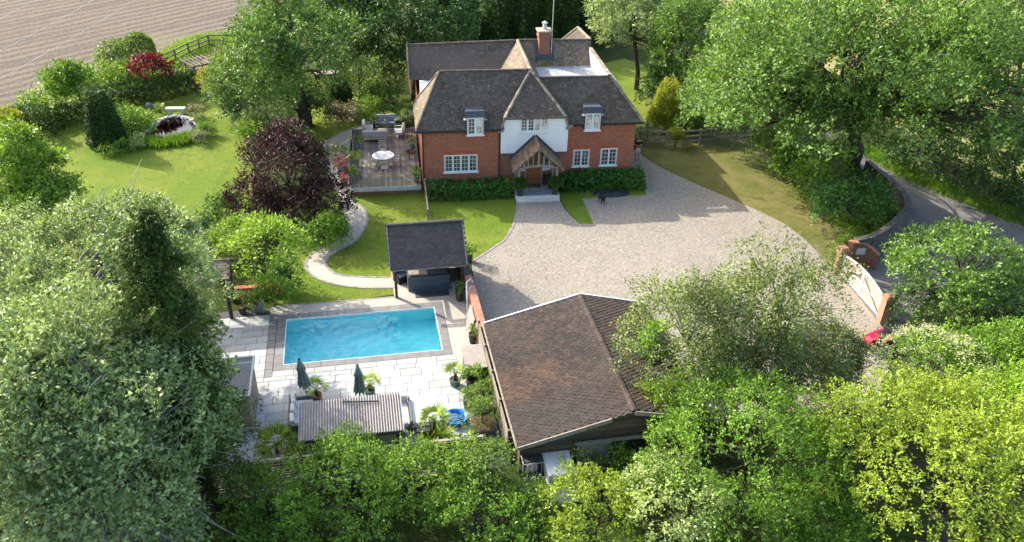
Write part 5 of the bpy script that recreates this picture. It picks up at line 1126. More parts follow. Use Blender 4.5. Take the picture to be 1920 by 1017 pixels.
STY = dict(
 oak=dict(leaf=.20, boughs=34, brad=.33, m=9, up=.35),
 ash=dict(leaf=.20, boughs=60, brad=.24, m=10, up=.2, gap=-.45, flat=.62, shoot=.75),
 dark=dict(leaf=.24, boughs=26, brad=.34, m=9),
 silver=dict(leaf=.145, boughs=64, brad=.25, m=9, up=.7, gap=-.5, flat=.7, shoot=.40, asp=.5, leafup=.35, spread=.55),
 shrub=dict(leaf=.13, boughs=20, brad=.42, m=9, lo=-.8),
 hawthorn=dict(leaf=.10, boughs=46, brad=.28, m=11, up=.3, shoot=.40, gap=-.45),
 lime=dict(leaf=.10, boughs=46, brad=.27, m=11, up=.3, shoot=.40, gap=-.45),
 maple=dict(leaf=.19, boughs=22, brad=.34, m=8, up=.3),
 elder=dict(leaf=.17, boughs=46, brad=.24, m=9, up=.2, flat=.7, shoot=.45, gap=-.55),
 birch=dict(leaf=.085, boughs=46, brad=.30, m=26, up=-1.5, shoot=.8, spread=1.3, gap=-.18, asp=.6, dens=1.15, rnd=.35),
 plum=dict(leaf=.13, boughs=34, brad=.30, m=9, up=.5, gap=-.55),
 fine=dict(leaf=.085, boughs=20, brad=.40, m=9, lo=-.7),
 sumac=dict(leaf=.22, boughs=26, brad=.28, m=8, up=.15, asp=.32, flat=.55, shoot=.5, lo=.0),
)
SEED = [100]
def tree(name, label, cat, C, R, style, leaf, base=None, group=None, bark='bark', tr=.0, limbs=14, extra=None, over=None, bare=0):
    """thing > trunk (with its limbs) and crown"""
    SEED[0] += 7; s = dict(STY[style]); s.update(over or {})
    C = Vector(C); base = Vector(base) if base is not None else Vector((C.x, C.y, 0))
    t = thing(name, label, cat, base, 0, group)
    P, A, N, Ls, asp, bc, rb = crown(SEED[0], C-base, R, s)
    if extra is not None:
        for (c2, r2) in extra:
            q = crown(SEED[0]+3, Vector(c2)-base, r2, s); P = np.vstack([P, q[0]]); A = np.vstack([A, q[1]]); N = np.vstack([N, q[2]]); Ls = np.append(Ls, q[3]); bc = np.vstack([bc, q[5]])
    cr = link('crown', leaf_mesh('crown', P, A, N, Ls, Ls*asp), LF[leaf], t)
    rad = tr or max(.06, .045*float(np.mean(R))); fork = (C-base)*.55; fork.z = max(.3, (C.z)-.55*R[2]); m = MB()
    limb(m, (0,0,-.2), fork, rad*1.25, rad*.85, SEED[0], .04, 5, 9); limb(m, fork, C-base+Vector((0,0,R[2]*.35)), rad*.8, rad*.2, SEED[0]+1, .06)
    rr = random.Random(SEED[0]); ids = list(range(len(bc))); rr.shuffle(ids)
    for i in ids[:limbs]:
        b = Vector(bc[i]); st_ = fork.lerp(C-base, rr.uniform(0,.7)); limb(m, st_, b, rad*.42, rad*.07, SEED[0]+i, .14, 5, 5)
        for q in range(4):
            e = b+(b-(C-base)).normalized()*float(np.mean(R))*rr.uniform(.12,.34)+Vector((rr.gauss(0,1), rr.gauss(0,1), rr.gauss(.3,.7)))*float(np.mean(R))*.13; limb(m, st_.lerp(b, rr.uniform(.55,.9)), e, rad*.12, rad*.03, SEED[0]+i*3+q, .1, 3, 4)
    for i in range(bare):
        a = rr.uniform(0, 6.28); e = fork+Vector((math.cos(a)*R[0]*rr.uniform(.6,1.0), math.sin(a)*R[1]*rr.uniform(.6,1.0), rr.uniform(-.25,.35)*R[2])); limb(m, fork.lerp(C-base, rr.uniform(-.1,.3)), e, rad*.2, rad*.03, SEED[0]+i*11, .15, 5, 4)
        for q in range(4): limb(m, (fork+e)/2 if q % 2 else e.lerp(fork, .3), e+Vector((rr.gauss(0,.9), rr.gauss(0,.9), rr.gauss(-.2,.5))), rad*.07, rad*.02, SEED[0]+i*5+q, .1, 3, 4)
    m.build('trunk', MT[bark], t, smooth=True); return t
def T(name, label, cat, x, y, rx, ry, zc, style, leaf, rdep=None, **k):
    """tree whose crown centre is surveyed at pixel x, y and height zc; radii measured in the picture, turned into metres"""
    C = at(x, y, zc); s = dist(C)/FPX; a = rx*s; b = ry*s; k['over'] = dict(k.get('over') or {}); k['over']['leaf'] = max(k['over'].get('leaf', STY[style]['leaf']), min(dist(C)*.0027, .12*a))
    return tree(name, label, cat, C, (a, rdep or a, b), style, leaf, **k)
def clipped(name, label, cat, pts_n, leaf, leafL=.09, base=(0,0,0), group=None, m=6, stem=None, shoot=None, up=.1):
    """clipped shrub: leaves on a given surface (points, normals)"""
    SEED[0] += 7; r = np.random.default_rng(SEED[0]); P, D = pts_n; t = thing(name, label, cat, base, 0, group)
    q = sprays(r, P-D*leafL*.8, D, shoot or leafL*1.4, m, leafL*.7, up, leafL, .6, .4, .3)
    link('foliage', leaf_mesh('foliage', q[0], q[1], q[2], q[3], q[3]*.6), LF[leaf], t)
    if stem: b = MB(); b.tube([(0,0,0),(0,0,stem[1])], stem[0], 7); b.build('trunk', MT['bark'], t)
    return t
def dome(R, n, seed, lo=-.05, cz=0, lump=.04, pw=1):
    r = np.random.default_rng(seed); P, D = blob_points(r, np.zeros(3), np.array(R, float), n, seed, lump, lo, 3.5); P[:,2] += cz; return P, D
def hedge_box(L, Wd, H, n, seed, yaw=0, ends=True):
    r = np.random.default_rng(seed); ar = np.array([L*Wd, L*H, L*H, Wd*H, Wd*H]); f = r.choice(5, n, p=ar/ar.sum()); u = r.uniform(-.5,.5,n); v = r.uniform(-.5,.5,n); w = r.uniform(0,1,n)
    P = np.zeros((n,3)); D = np.zeros((n,3))
    for k, (nx_, ny_, nz_) in enumerate(((0,0,1),(0,-1,0),(0,1,0),(-1,0,0),(1,0,0))):
        q = f == k; D[q] = (nx_, ny_, nz_); P[q,0] = u[q]*L if nx_ == 0 else nx_*L/2; P[q,1] = v[q]*Wd if ny_ == 0 else ny_*Wd/2; P[q,2] = w[q]*H if nz_ == 0 else H
    nz = mknoise(seed, 1.1); P += D*(nz(P)[:,None]*.10); D = unit(D+.35*unit(P-np.array([0,0,H*.4]))); c, s_ = math.cos(yaw), math.sin(yaw); Rm = np.array([[c,-s_,0],[s_,c,0],[0,0,1]]); return P@Rm.T, unit(D)@Rm.T
def hedge(label, a, b, wd, hg, leaf, leafL=.13, dens=55, name='hedge', group=None):
    a = Vector(a); b = Vector(b); L = (b-a).length; n = int(dens*(L*wd+2*L*hg)); SEED[0] += 3
    return clipped(name, label, 'hedge', hedge_box(L, wd, hg, n, SEED[0], math.atan2(b.y-a.y, b.x-a.x)), leaf, leafL, (a+b)/2, group)
def spike_cone(r, H, R, n, up, seed, pw=.8, ribs=0):
    z = 1-np.sqrt(r.random(n)); a = r.uniform(0, 2*math.pi, n); nz = mknoise(seed, 1.7); rr = R*(1-z)**pw; P = np.stack([rr*np.cos(a), rr*np.sin(a), z*H], 1); k = 1+.16*nz(P*np.array([1,1,.35]))+(.10*np.cos(a*ribs+z*3) if ribs else 0)
    P[:,:2] *= k[:,None]; P[:,:2] *= r.uniform(.82,1,n)[:,None]; D = np.stack([np.cos(a), np.sin(a), np.full(n, .25)], 1); return P, unit(D)
def conifer(name, label, base, H, R, leaf, n=5000, leafL=.16, up=1.2, pw=.8, cat='conifer', group=None, asp=.3, m=6, z0=.0, droop=0, ribs=5):
    SEED[0] += 7; r = np.random.default_rng(SEED[0]); t = thing(name, label, cat, base, 0, group); P, D = spike_cone(r, H, R, n, up, SEED[0], pw, ribs); P[:,2] += z0
    q = sprays(r, P, D, leafL*2.2, m, leafL*.5, up, leafL, asp, .35, .1); link('crown', leaf_mesh('crown', q[0], q[1], q[2], q[3], q[3]*asp), LF[leaf], t)
    b = MB(); b.tube([(0,0,-.1),(0,0,z0+H*.9)], [R*.1+.05,.02], 7); b.build('trunk', MT['bark'], t); return t
def blades(n, L, wd, seed, spread=1.0, arch=.6, R=.05, seg=3, lo=.1):
    """arching strap leaves from a centre; returns MB"""
    rr = random.Random(seed); m = MB()
    for i in range(n):
        a = rr.uniform(0, 6.28); el = rr.uniform(lo, 1.0)*1.3; l = L*rr.uniform(.7,1.1); d = Vector((math.cos(a), math.sin(a), 0)); sd_ = Vector((-d.y, d.x, 0)); vs = []
        for k in range(seg+1):
            t = k/seg; h_ = math.cos(el*(1-.0))*l*t; z = math.sin(el)*l*t-arch*l*.5*t*t; w = wd*(1-t)**.7+.004; p = d*(R+h_*spread)+Vector((0,0,z)); vs += [p-sd_*w/2, p+sd_*w/2+Vector((0,0,w*.2))]
        m.add(vs, [(2*k, 2*k+1, 2*k+3, 2*k+2) for k in range(seg)])
    return m
def fan_palm(loc, label, stem=.5, nf=14, fl=.55, name='fan_palm', pot=None, group=None, base_bush=False):
    SEED[0] += 7; rr = random.Random(SEED[0]); t = thing(name, label, 'palm', loc, 0, group); z0 = 0
    m = MB(); m.tube([(0,0,z0),(.03,0,z0+stem)], [.09,.07], 8); m.build('trunk', MT['bark'], t)
    for i in range(nf):
        a = i*2.4; el = rr.uniform(.15,1.2); d = Vector((math.cos(a)*math.cos(el), math.sin(a)*math.cos(el), math.sin(el))); s0 = Vector((.02,0,z0+stem)); pe = s0+d*fl*.6; f = MB(); f.tube([s0, pe], .012, 4)
        sd_ = d.cross(Vector((0,0,1))).normalized(); up = sd_.cross(d)
        for k in range(11):
            b = (k-5)/5*1.25; dd = (d*math.cos(b)+sd_*math.sin(b)).normalized(); tip = pe+dd*fl*rr.uniform(.7,.95)-Vector((0,0,.10+.12*abs(b)))*fl; mid = pe.lerp(tip, .5)+up*.03; w = (dd.cross(up)).normalized()*.024*fl/.5
            f.add([pe, mid-w, tip, mid+w], [(0,1,2,3)])
        f.build('frond', LF['palm'], t)
    return t
def pot(loc, label, r0, r1, hh, mt, square=False, group=None, name='plant_pot'):
    t = thing(name, label, 'pot', loc, 0, group)
    if square: m = MB(); m.add([(-r0,-r0,0),(r0,-r0,0),(r0,r0,0),(-r0,r0,0),(-r1,-r1,hh),(r1,-r1,hh),(r1,r1,hh),(-r1,r1,hh)], [(0,3,2,1),(0,1,5,4),(1,2,6,5),(2,3,7,6),(3,0,4,7)]); m.add([(-r1,-r1,hh-.04),(r1,-r1,hh-.04),(r1,r1,hh-.04),(-r1,r1,hh-.04)], [(0,1,2,3)]); m.build('body', MT[mt], t)
    else: MB().lathe([(r0,0),((r0+r1)/2*1.06,hh*.55),(r1,hh),(r1*.88,hh),(r1*.86,hh*.9)], 18).build('body', MT[mt], t, smooth=False)
    MB().lathe([(r1*.8,hh*.9),(r1*.8,hh*.92)], 12).build('soil', MT['litter'], t); return t
# ================================================================ trees behind the house
T('broadleaf_tree','big grey green tree with a leaning trunk left of the house roof','tree',545,95,122,104,6.6,'oak','oak',base=at(576,236),limbs=18, tr=.40,over=dict(boughs=52,lo=-.75,brad=.28))
T('broadleaf_tree','lower grey green tree in front of the pergola lawn','tree',474,150,62,56,3.6,'oak','oak',base=at(478,215),over=dict(lo=-.8,boughs=40))
T('broadleaf_tree','small loose tree with thin pale leaves left of the rear roof','tree',685,95,40,55,4.2,'hawthorn','privet',base=at(692,150),over=dict(leaf=.2,boughs=16,gap=-.2))
T('broadleaf_tree','large dark green tree filling the top edge left of the house','tree',770,40,112,88,6.5,'dark','dark',over=dict(lo=-.9,boughs=52))
T('broadleaf_tree','dark tree at the top edge between the big grey tree and its dark neighbour','tree',665,20,70,70,7.0,'dark','dark',over=dict(lo=-.9,boughs=40))
T('broadleaf_tree','sparse tree at the top edge with pale field showing through','tree',880,-8,55,50,8,'dark','dark',over=dict(gap=.0))
for (x,b,hh,r,lab) in ((935,96,8.6,1.7,'dark columnar conifer behind the rear roof, left of the chimney'),(972,92,8.9,1.9,'broad dark conifer behind the roof just left of the chimney'),(1016,88,8.0,1.5,'mid green conifer directly behind the chimney stack'),(1062,84,9.2,1.9,'dark conifer behind the aerial mast'),(1100,80,9.0,2.1,'dark hanging conifer behind the sunlit-coloured rear gable')):
    conifer('conifer',lab,at(x,b),hh,r,'darkconifer' if x not in (1016,) else 'box',4500,.22,.7,.6,group='conifers behind the house')
hedge('tall dark hedge behind the rear roof at the top of the garden', at(770,100), at(935,92), 1.8, 3.4, 'darkconifer', .2, 34)
T('broadleaf_tree','pale silvery tree with bare lower branches right of the rear gable','tree',1182,42,70,66,6.0,'oak','silver',base=at(1193,168),limbs=16,bare=40,tr=.2,over=dict(lo=-.3,boughs=44))
T('broadleaf_tree','round mid green tree behind the golden conifer','tree',1282,95,62,108,5.0,'oak','oak',base=at(1280,190),over=dict(lo=-.85,boughs=52))
T('broadleaf_tree','dark tree at the top edge right of the silvery tree','tree',1255,0,95,60,7.0,'dark','oak',over=dict(lo=-.8,boughs=44))
conifer('golden_conifer','yellow green upright conifer beyond the rail fence','conifer',None or at(1246,243),3.9,1.25,'gold',4200,.15,1.4,.55) if False else conifer('golden_conifer','yellow green upright conifer beyond the rail fence',at(1246,243),4.1,1.35,'gold',4600,.15,1.4,.5)
# the giant ash by the lane
T('ash_tree','giant spreading ash tree with dark limbs overhanging the lane','tree',1600,165,270,190,8.2,'ash','ash',rdep=8.5,base=at(1596,306),limbs=40,tr=.5,bare=10,
  extra=[(at(1400,185,5.5),(3.6,3.2,3.2)),(at(1470,85,8.2),(4.6,4.2,3.2)),(at(1820,215,7.2),(4.6,4.5,3.4)),(at(1690,55,10.5),(6,5.5,3.6)),(at(1560,255,5.0),(3.4,3.0,2.2)),(at(1500,215,6.0),(3.6,3.2,2.8)),(at(1620,215,6.4),(4.0,3.2,2.6)),(at(1580,130,9.0),(4.4,4,3.0)),(at(1760,150,8.2),(4.2,4,3.0)),(at(1690,225,6.2),(3.6,3,2.2)),(at(1860,130,8.4),(4.4,4,3.2)),(at(1840,262,5.2),(3.2,2.6,1.8))])
T('broadleaf_tree','pale green tree leaning over the rail fence from the ash','tree',1372,165,70,92,4.6,'oak','ash',base=at(1376,236),over=dict(lo=-.85,boughs=50))
T('broadleaf_tree','bright green tree at the top right corner','tree',1905,70,75,95,7.5,'ash','ash',base=at(1905,250))
T('broadleaf_tree','green tree at the right edge above the lane','tree',1898,280,56,60,4.4,'oak','ash',base=at(1895,385))
for i,(x,y,rx,ry,z,lab) in enumerate(((1722,284,46,32,1.3,'dark bush on the far bank of the lane, under the ash'),(1796,312,52,34,1.3,'dark bush on the far bank of the lane, middle of the bank'),(1872,346,54,36,1.3,'dark bush on the far bank of the lane, towards the right edge'),(1942,374,48,32,1.3,'dark bush on the far bank at the right edge of the view'))):
    T('bank_bush',lab,'bush',x,y,rx,ry,z,'shrub','dark',group='bushes on the lane bank')
for x,y,rx,ry,z,st,lf,lab in ((1450,280,38,32,1.4,'shrub','privet','pale variegated bush at the end of the rail fence'),(1478,305,32,28,1.1,'shrub','mid','low leafy bush between the rail fence and the ash trunk'),(1520,335,34,30,1.1,'shrub','mid','bright leafy bush at the edge of the drive lawn below the ash'),
   (1600,376,66,52,1.7,'fine','laurel','large rounded dark bush between drive lawn and lane wall'),(1552,300,40,32,1.5,'shrub','mid','bush hiding the foot of the ash trunk'),(1640,395,30,26,1.0,'fine','mid','rounded bush against the lane wall'),(1632,420,24,18,.6,'fine','bright','low bright plants at the foot of the lane wall'),(1588,455,18,13,.35,'fine','bright','low weeds beside the far gate pillar')):
    T('bush',lab,'bush',x,y,rx,ry,z,st,lf)
for x,y,rx,ry,z,lf,lab in ((1330,225,30,26,1.2,'privet','grey green bush just beyond the rail fence'),(1215,250,22,16,.7,'grey','low greyish plants behind the house corner'),(1285,232,24,26,1.2,'oak','dark green bush right of the golden conifer'),(1268,258,14,16,.8,'gold','small yellowish shrub growing through the rail fence')):
    T('bush',lab,'bush',x,y,rx,ry,z,'fine',lf)
fl = T('flower_clump','small clump of pink flowers on the drive lawn','flower',1530,393,5,5,.25,'fine','pink',over=dict(leaf=.06,boughs=4))
# right side of the drive
T('elder_tree','rounded light green tree with clustered leaves right of the gates','tree',1800,514,108,82,3.3,'elder','ash',base=at(1795,600),limbs=24,bare=8,tr=.2)
T('bush','dark bush under the rounded tree right of the gates','bush',1760,600,85,50,1.2,'shrub','dark')
T('bush','dark bush at the right edge beside the rounded tree','bush',1880,590,60,55,1.5,'shrub','dark')
sh_ = T('flowering_elder','bright elder bush covered in flat cream flower heads','shrub',1752,705,100,68,2.6,'shrub','bright',base=at(1760,780),over=dict(boughs=34,brad=.28,leaf=.13))
def flower_heads(par, C, R, n, seed, sz=.10):
    r = np.random.default_rng(seed); d = sphere_dirs(r, n*4); d = d[(d[:,2] > .25)][:n]; P0 = np.array(C)+d*np.array(R)*r.uniform(.96,1.06,(len(d),1)); m = 16
    P = (P0[:,None]+r.normal(size=(len(P0),m,3))*np.array([sz,sz,.015])).reshape(-1,3)-np.array(par.location); A = r.normal(size=P.shape); N = np.tile([0,0,1.],(len(P),1))+r.normal(size=P.shape)*.2
    link('flower_head', leaf_mesh('flower_head', P, A, N, .07, .06), LF['blossom'], par)['kind'] = 'stuff'
c_ = at(1752,705,2.6); s_ = dist(c_)/FPX; flower_heads(sh_, c_, (100*s_,100*s_,68*s_), 300, 5, .13)
T('broadleaf_tree','mid green tree at the right edge beside the flowering elder','tree',1890,690,75,75,2.8,'hawthorn','mid',base=at(1895,790))
# birches over the drive
T('birch_tree','weeping silver birch with fine leaves in front of the gravel drive, left one','tree',1278,622,106,130,5.0,'birch','birch',base=at(1310,740),bark='barkpale',limbs=24,tr=.12,bare=14,group='weeping birches by the barn',over=dict(boughs=60,gap=-.34))
T('birch_tree','weeping silver birch with fine leaves reaching towards the gates','tree',1462,580,112,150,5.2,'birch','birch',base=at(1455,740),bark='barkpale',limbs=30,tr=.15,bare=18,group='weeping birches by the barn',over=dict(boughs=70),extra=[(at(1500,685,3.0),(2.2,2.0,1.6)),(at(1400,690,3.0),(2.0,1.8,1.6)),(at(1560,650,2.6),(1.4,1.4,1.3))])
# bottom right
T('broadleaf_tree','dense mid green hawthorn at the foot of the birches','tree',1400,850,175,130,3.0,'hawthorn','mid',base=at(1400,960),over=dict(boughs=64,brad=.25))
T('broadleaf_tree','yellow green tree glowing at the bottom right corner','tree',1770,890,200,150,3.6,'lime','yellow',base=at(1770,1030),over=dict(boughs=72,brad=.24),limbs=24)
T('broadleaf_tree','lime tree at the right edge above the yellow green one','tree',1905,800,90,95,3.8,'lime','lime',base=at(1905,900))
T('bush','added dark bush standing in for shade under the trees right of the rear gable','bush',1240,170,34,44,2.0,'shrub','dark')  # dark leaves added to stand for the deep shadow on the lawn
T('bush','mixed green bush under the weeping birches beside the gravel','bush',1570,740,66,46,1.4,'hawthorn','mid',over=dict(boughs=26))
T('bush','lime green bush hugging the right wall of the barn','bush',1235,770,52,66,1.9,'hawthorn','lime',over=dict(boughs=24))
T('bush','leafy bush climbing over the right edge of the barn roof','bush',1225,655,38,48,2.6,'hawthorn','mid',base=at(1240,720))
T('bush','pale whitish green bush at the bottom, right of the trailer','bush',1262,950,100,74,1.8,'hawthorn','pale',over=dict(boughs=44,gap=-.7))
T('bush','yellow green low bush below the old trailer','bush',1120,965,100,66,1.3,'lime','yellow',over=dict(boughs=44,lo=-.6,dens=1.3,gap=-.7))
T('bush','dark green bush between the whitish bush and the hawthorn','bush',1390,985,90,60,1.6,'hawthorn','mid')
T('bush','deep green bush at the bottom between hawthorn and yellow tree','bush',1520,960,80,70,1.7,'hawthorn','mid')
T('bush','leafy shrub in front of the dark barn opening','bush',1150,862,40,26,.8,'hawthorn','mid')
T('ivy_mass','pale ivy tumbling over the old white trailer','ivy',1078,882,36,30,1.0,'hawthorn','pale',over=dict(boughs=18,leaf=.09,lo=-.7))
# bottom centre
T('bush','broad mid green bush in front of the bar and fence','bush',640,932,130,88,1.9,'hawthorn','mid',over=dict(boughs=44))
T('bush','lime tipped bush against the slatted fence','bush',785,905,80,66,1.7,'hawthorn','bright',over=dict(boughs=30))
T('bush','broad leaved bush climbing over the fence below the daybed','bush',850,862,52,34,1.7,'shrub','bright',over=dict(leaf=.15,dens=1.4,gap=-.8))
T('bush','pale leaved bush beside the corner of the barn','bush',925,890,66,62,1.6,'hawthorn','privet',over=dict(boughs=30))
T('bush','fresh green bush at the bottom edge in front of the pale one','bush',890,980,105,66,1.4,'hawthorn','mid',over=dict(boughs=40,gap=-.7))
T('bush','dark bush at the bottom edge left of the centre','bush',500,945,80,62,1.5,'hawthorn','mid',over=dict(boughs=30))
T('bush','pale bush at the left foot of the old trailer','bush',985,950,48,44,1.1,'hawthorn','privet')
T('bush','dark bush at the bottom edge below the slatted fence','bush',560,1000,90,52,1.2,'hawthorn','mid',over=dict(boughs=30))
T('bush','low bush at the bottom edge by the utility pole','bush',440,1005,60,34,.9,'hawthorn','mid')
# big silver trees and the drooping cypress on the left
T('whitebeam_tree','huge silver leaved tree filling the bottom left corner','tree',150,795,212,215,6.0,'silver','silver',base=at(210,960),bark='barkpale',limbs=60,tr=.34,bare=70,over=dict(boughs=120,brad=.21,gap=-.48),rdep=4.6,
  extra=[(at(330,840,4.0),(1.3,1.5,1.2)),(at(150,830,6.8),(2.2,2.0,1.8)),(at(60,985,2.6),(2.6,2.0,1.6)),(at(250,985,2.4),(2.4,1.6,1.4))])
T('whitebeam_tree','silver leaved tree behind the huge one, reaching up to the lawn','tree',150,555,215,150,6.0,'silver','silver',base=at(140,720),bark='barkpale',limbs=40,tr=.28,bare=44,over=dict(boughs=84,brad=.22),rdep=4.6,
  extra=[(at(285,490,5.4),(2.0,2.0,1.5)),(at(262,448,6.0),(2.4,2.3,1.6)),(at(300,452,5.4),(1.6,1.6,1.2))])
T('whitebeam_tree','narrow silver leaved tree between the cypress and the summer house roof','tree',362,615,42,44,2.8,'silver','silver',base=at(362,690),limbs=14,tr=.10,bare=8,over=dict(boughs=30))
def cypress(name, label, base, H, R, leaf, seed, lean):
    r = np.random.default_rng(seed); t = thing(name, label, 'conifer', base, 0); nb = 120; P = []; D = []; m = MB(); b0 = np.array([0,0,0.]); top = np.array([lean[0],lean[1],H])
    m.tube([(0,0,-.2),tuple(top*.5+np.array([.1,0,0])),tuple(top)], [.36,.2,.03], 9)
    for i in range(nb):
        z = .16+.84*(i/nb)**.9; a = r.uniform(0,6.28); l = R*(1-z)**.72*r.uniform(.6,1.1)+.25; o = top*z; d = np.array([math.cos(a),math.sin(a),0]); k = 9; pts = []
        for q in range(k): u = q/(k-1); pts.append(o+d*l*u+np.array([0,0,.25*l*u-.55*l*u*u]))
        m.tube([tuple(p) for p in pts[::2]], [.045,.035,.025,.015,.008], 4)
        for q in range(1,k):
            for w in range(9): P.append(pts[q]+r.normal(size=3)*np.array([.16,.16,.05])*(.5+l*.3)); D.append(d*.5+np.array([0,0,-.6]))
    P = np.array(P); D = np.array(D); q = sprays(r, P, D, .42, 10, .07, -.9, .12, .3, .3, .4); k = q[0][:,2] > .1
    link('crown', leaf_mesh('crown', q[0][k], q[1][k], q[2][k], q[3][k], q[3][k]*.34), LF[leaf], t); m.build('trunk', MT['bark'], t, smooth=True)
cypress('cypress_tree','tall drooping dark cypress with a leaning tip among the silver trees', at(402,965), 12.7, 2.6, 'cypress', 77, (-.15,.1))
T('maple_tree','bright yellow green tree at the left edge above the silver trees','tree',22,345,52,56,3.2,'maple','bright',base=at(30,415),over=dict(lo=-.8,boughs=30,brad=.32,dens=1.5,gap=-.8),extra=[(at(72,318,3.6),(1.5,1.5,1.1)),(at(104,372,2.4),(1.7,1.5,1.1)),(at(28,276,4.8),(1.2,1.2,1.1)),(at(70,392,2.2),(1.8,1.6,1.2))])
# garden left of the path
T('plum_tree','dark purple leaved plum tree beside the winding path','tree',540,322,84,72,2.7,'plum','purple',base=at(548,418),limbs=18,tr=.12,over=dict(lo=-.9,boughs=60,brad=.26,dens=1.0,gap=-.42),
  extra=[(at(612,372,1.9),(1.7,1.5,1.1)),(at(468,378,1.5),(1.6,1.5,1.2)),(at(538,262,4.4),(1.3,1.3,1.1)),(at(560,395,1.3),(1.8,1.5,1.1))])
T('sumac','bright lime green shrub with spreading stems above the terrace','shrub',494,470,74,50,2.6,'sumac','lime',base=at(490,565),limbs=16,tr=.07,over=dict(dens=1.6,gap=-.9))
T('bush','green bush at the foot of the spreading lime shrub','bush',510,548,36,28,.9,'fine','mid')
T('bush','dark leafy bush between the purple plum and the path','bush',606,435,38,32,1.0,'fine','mid')
T('bush','low dark bush left of the path bend','bush',545,515,30,26,.8,'fine','laurel')
T('bush','grey green bush below the purple plum on the lawn edge','bush',425,400,40,30,.9,'fine','oak')
T('bush','small dark bush left of the lime shrub','bush',382,432,16,16,.6,'fine','laurel')
T('bush','yellowish bush behind the summer house roof','bush',372,472,42,22,.9,'fine','privet')
T('bush','fresh green bush under the purple plum','bush',440,445,40,30,1.0,'fine','bright')
for x,y,rx,ry,z,st,lf,lab in ((446,190,58,34,1.4,'fine','laurel','broad laurel bush at the top right corner of the garden lawn'),(400,158,22,28,1.4,'fine','gold','cream edged bush beside the pergola'),(470,248,30,22,.9,'fine','bright','bright green bush on the right edge of the garden lawn'),(505,228,40,30,1.2,'fine','pale','pale flowering bush above the purple plum'),(560,268,30,22,.9,'fine','mid','green bush at the right foot of the purple plum'),
   (448,232,16,12,.5,'fine','grey','lavender clump at the edge of the garden lawn'),(580,195,38,34,1.6,'fine','dark','dark bush under the big grey tree'),(640,215,30,20,.8,'fine','twig','dry brown shrub beside the curving path'),(690,205,26,20,.8,'fine','mid','green clump behind the deck'),
   (730,155,40,24,1.4,'fine','privet','rounded bush left of the rear range'),(735,190,46,18,.8,'fine','laurel','low dark bush in front of the rounded bush left of the house'),(655,165,40,22,1.0,'fine','privet','pale bush behind the small dark yew'),(673,142,15,20,1.4,'fine','gold','golden shrub in the shady border'),(700,170,22,16,.9,'fine','oak','bluish bush beside the golden shrub'),(610,178,24,26,1.2,'fine','gold','yellow shrub behind the leaning trunk'),(720,128,40,16,1.2,'fine','oak','grey bush at the back of the border')):
    T('bush',lab,'bush',x,y,rx,ry,z,st,lf)
conifer('yew','small dark upright yew in the border behind the deck',at(640,207),2.6,1.0,'darkconifer',2600,.16,1.4,.45)
conifer('cypress','dark upright cypress on the edge of the pond island',at(203,272),4.3,1.15,'darkconifer',4200,.16,1.6,.5,ribs=7)
# garden boundary on the left
hg = 'hedges round the garden lawn'
hedge('long dark hedge at the far end of the garden lawn', at(205,205), at(372,168), 1.5, 1.6, 'box', .14, 50, group=hg)
hedge('square clipped box hedge block at the left of the garden lawn', at(50,264), at(88,248), 1.9, 2.1, 'box', .12, 80, group=hg)
hedge('low dark hedge behind the left border', at(90,245), at(205,205), 1.3, 1.3, 'box', .14, 45, group=hg)
clipped('topiary','round golden clipped bush at the left edge','topiary',dome((1.6,1.5,1.5),1800,3,-.2,1.2),'gold',.11,at(20,272))
clipped('topiary','round clipped dark bush in the far hedge row','topiary',dome((1.5,1.4,1.7),1400,4,-.2,1.5),'privet',.12,at(266,128))
T('bush','loose pale bush beside the round clipped bush','bush',215,108,28,26,1.7,'fine','privet')
T('red_acer','small tree with deep red leaves by the far hedge','tree',284,128,29,20,2.3,'fine','red',base=at(293,166),tr=.05,limbs=6,over=dict(dens=1.6,gap=-.9,lo=-.5))
T('broadleaf_tree','small apple green tree leaning over the left border','tree',130,158,40,34,2.8,'hawthorn','mid',base=at(165,208),tr=.1,limbs=10,bare=4,over=dict(leaf=.15,boughs=24))
for x,y,rx,ry,z,lf,lab in ((205,150,34,22,1.4,'bright','bright bush in the middle of the left border'),(240,140,26,20,1.3,'mid','green bush behind the red acer border'),(90,185,34,20,1.1,'pale','white flowering bush at the field edge of the left border'),(118,205,30,18,.9,'pale','pale low bush under the apple green tree'),(60,200,30,16,.9,'mid','low green bush at the field edge'),(330,152,28,14,.9,'privet','pale bush right of the red acer'),(310,140,22,12,1.0,'mid','green bush behind the red acer')):
    T('bush',lab,'bush',x,y,rx,ry,z,'fine',lf)
# rough grass along the field edge
def tufts(name, label, pts, n, L, leaf, w, seed, kind='stuff'):
    r = np.random.default_rng(seed); P = np.array([tuple(p) for p in pts]); i = r.integers(0, len(P)-1, n); t = r.random((n,1)); Q = P[i]*(1-t)+P[i+1]*t; Q[:,:2] += r.normal(size=(n,2))*w; Q[:,2] = L*.45; A = r.normal(size=(n,3))*.35+np.array([0,0,1]); N = r.normal(size=(n,3)); N[:,2] *= .2
    ls = L*r.uniform(.6,1.2,n); o = link(name, leaf_mesh(name, Q, A, N, ls, ls*.11), LF[leaf]); props(o, label, 'grass', None, kind); return o
tufts('field_edge_grass','rough grass along the edge of the ploughed field', px([(285,136),(330,108),(360,90),(392,76),(430,74)]), 9000, .5, 'bright', .9, 3)
tufts('lane_grass','rough grass at the foot of the lane bank', px([(1622,282),(1700,328),(1800,370),(1920,416)]), 7000, .4, 'mid', .5, 4)
tufts('border_grass','long grass at the foot of the lane wall', px([(1520,360),(1580,420),(1640,440),(1600,480)]), 5000, .3, 'bright', .5, 5)
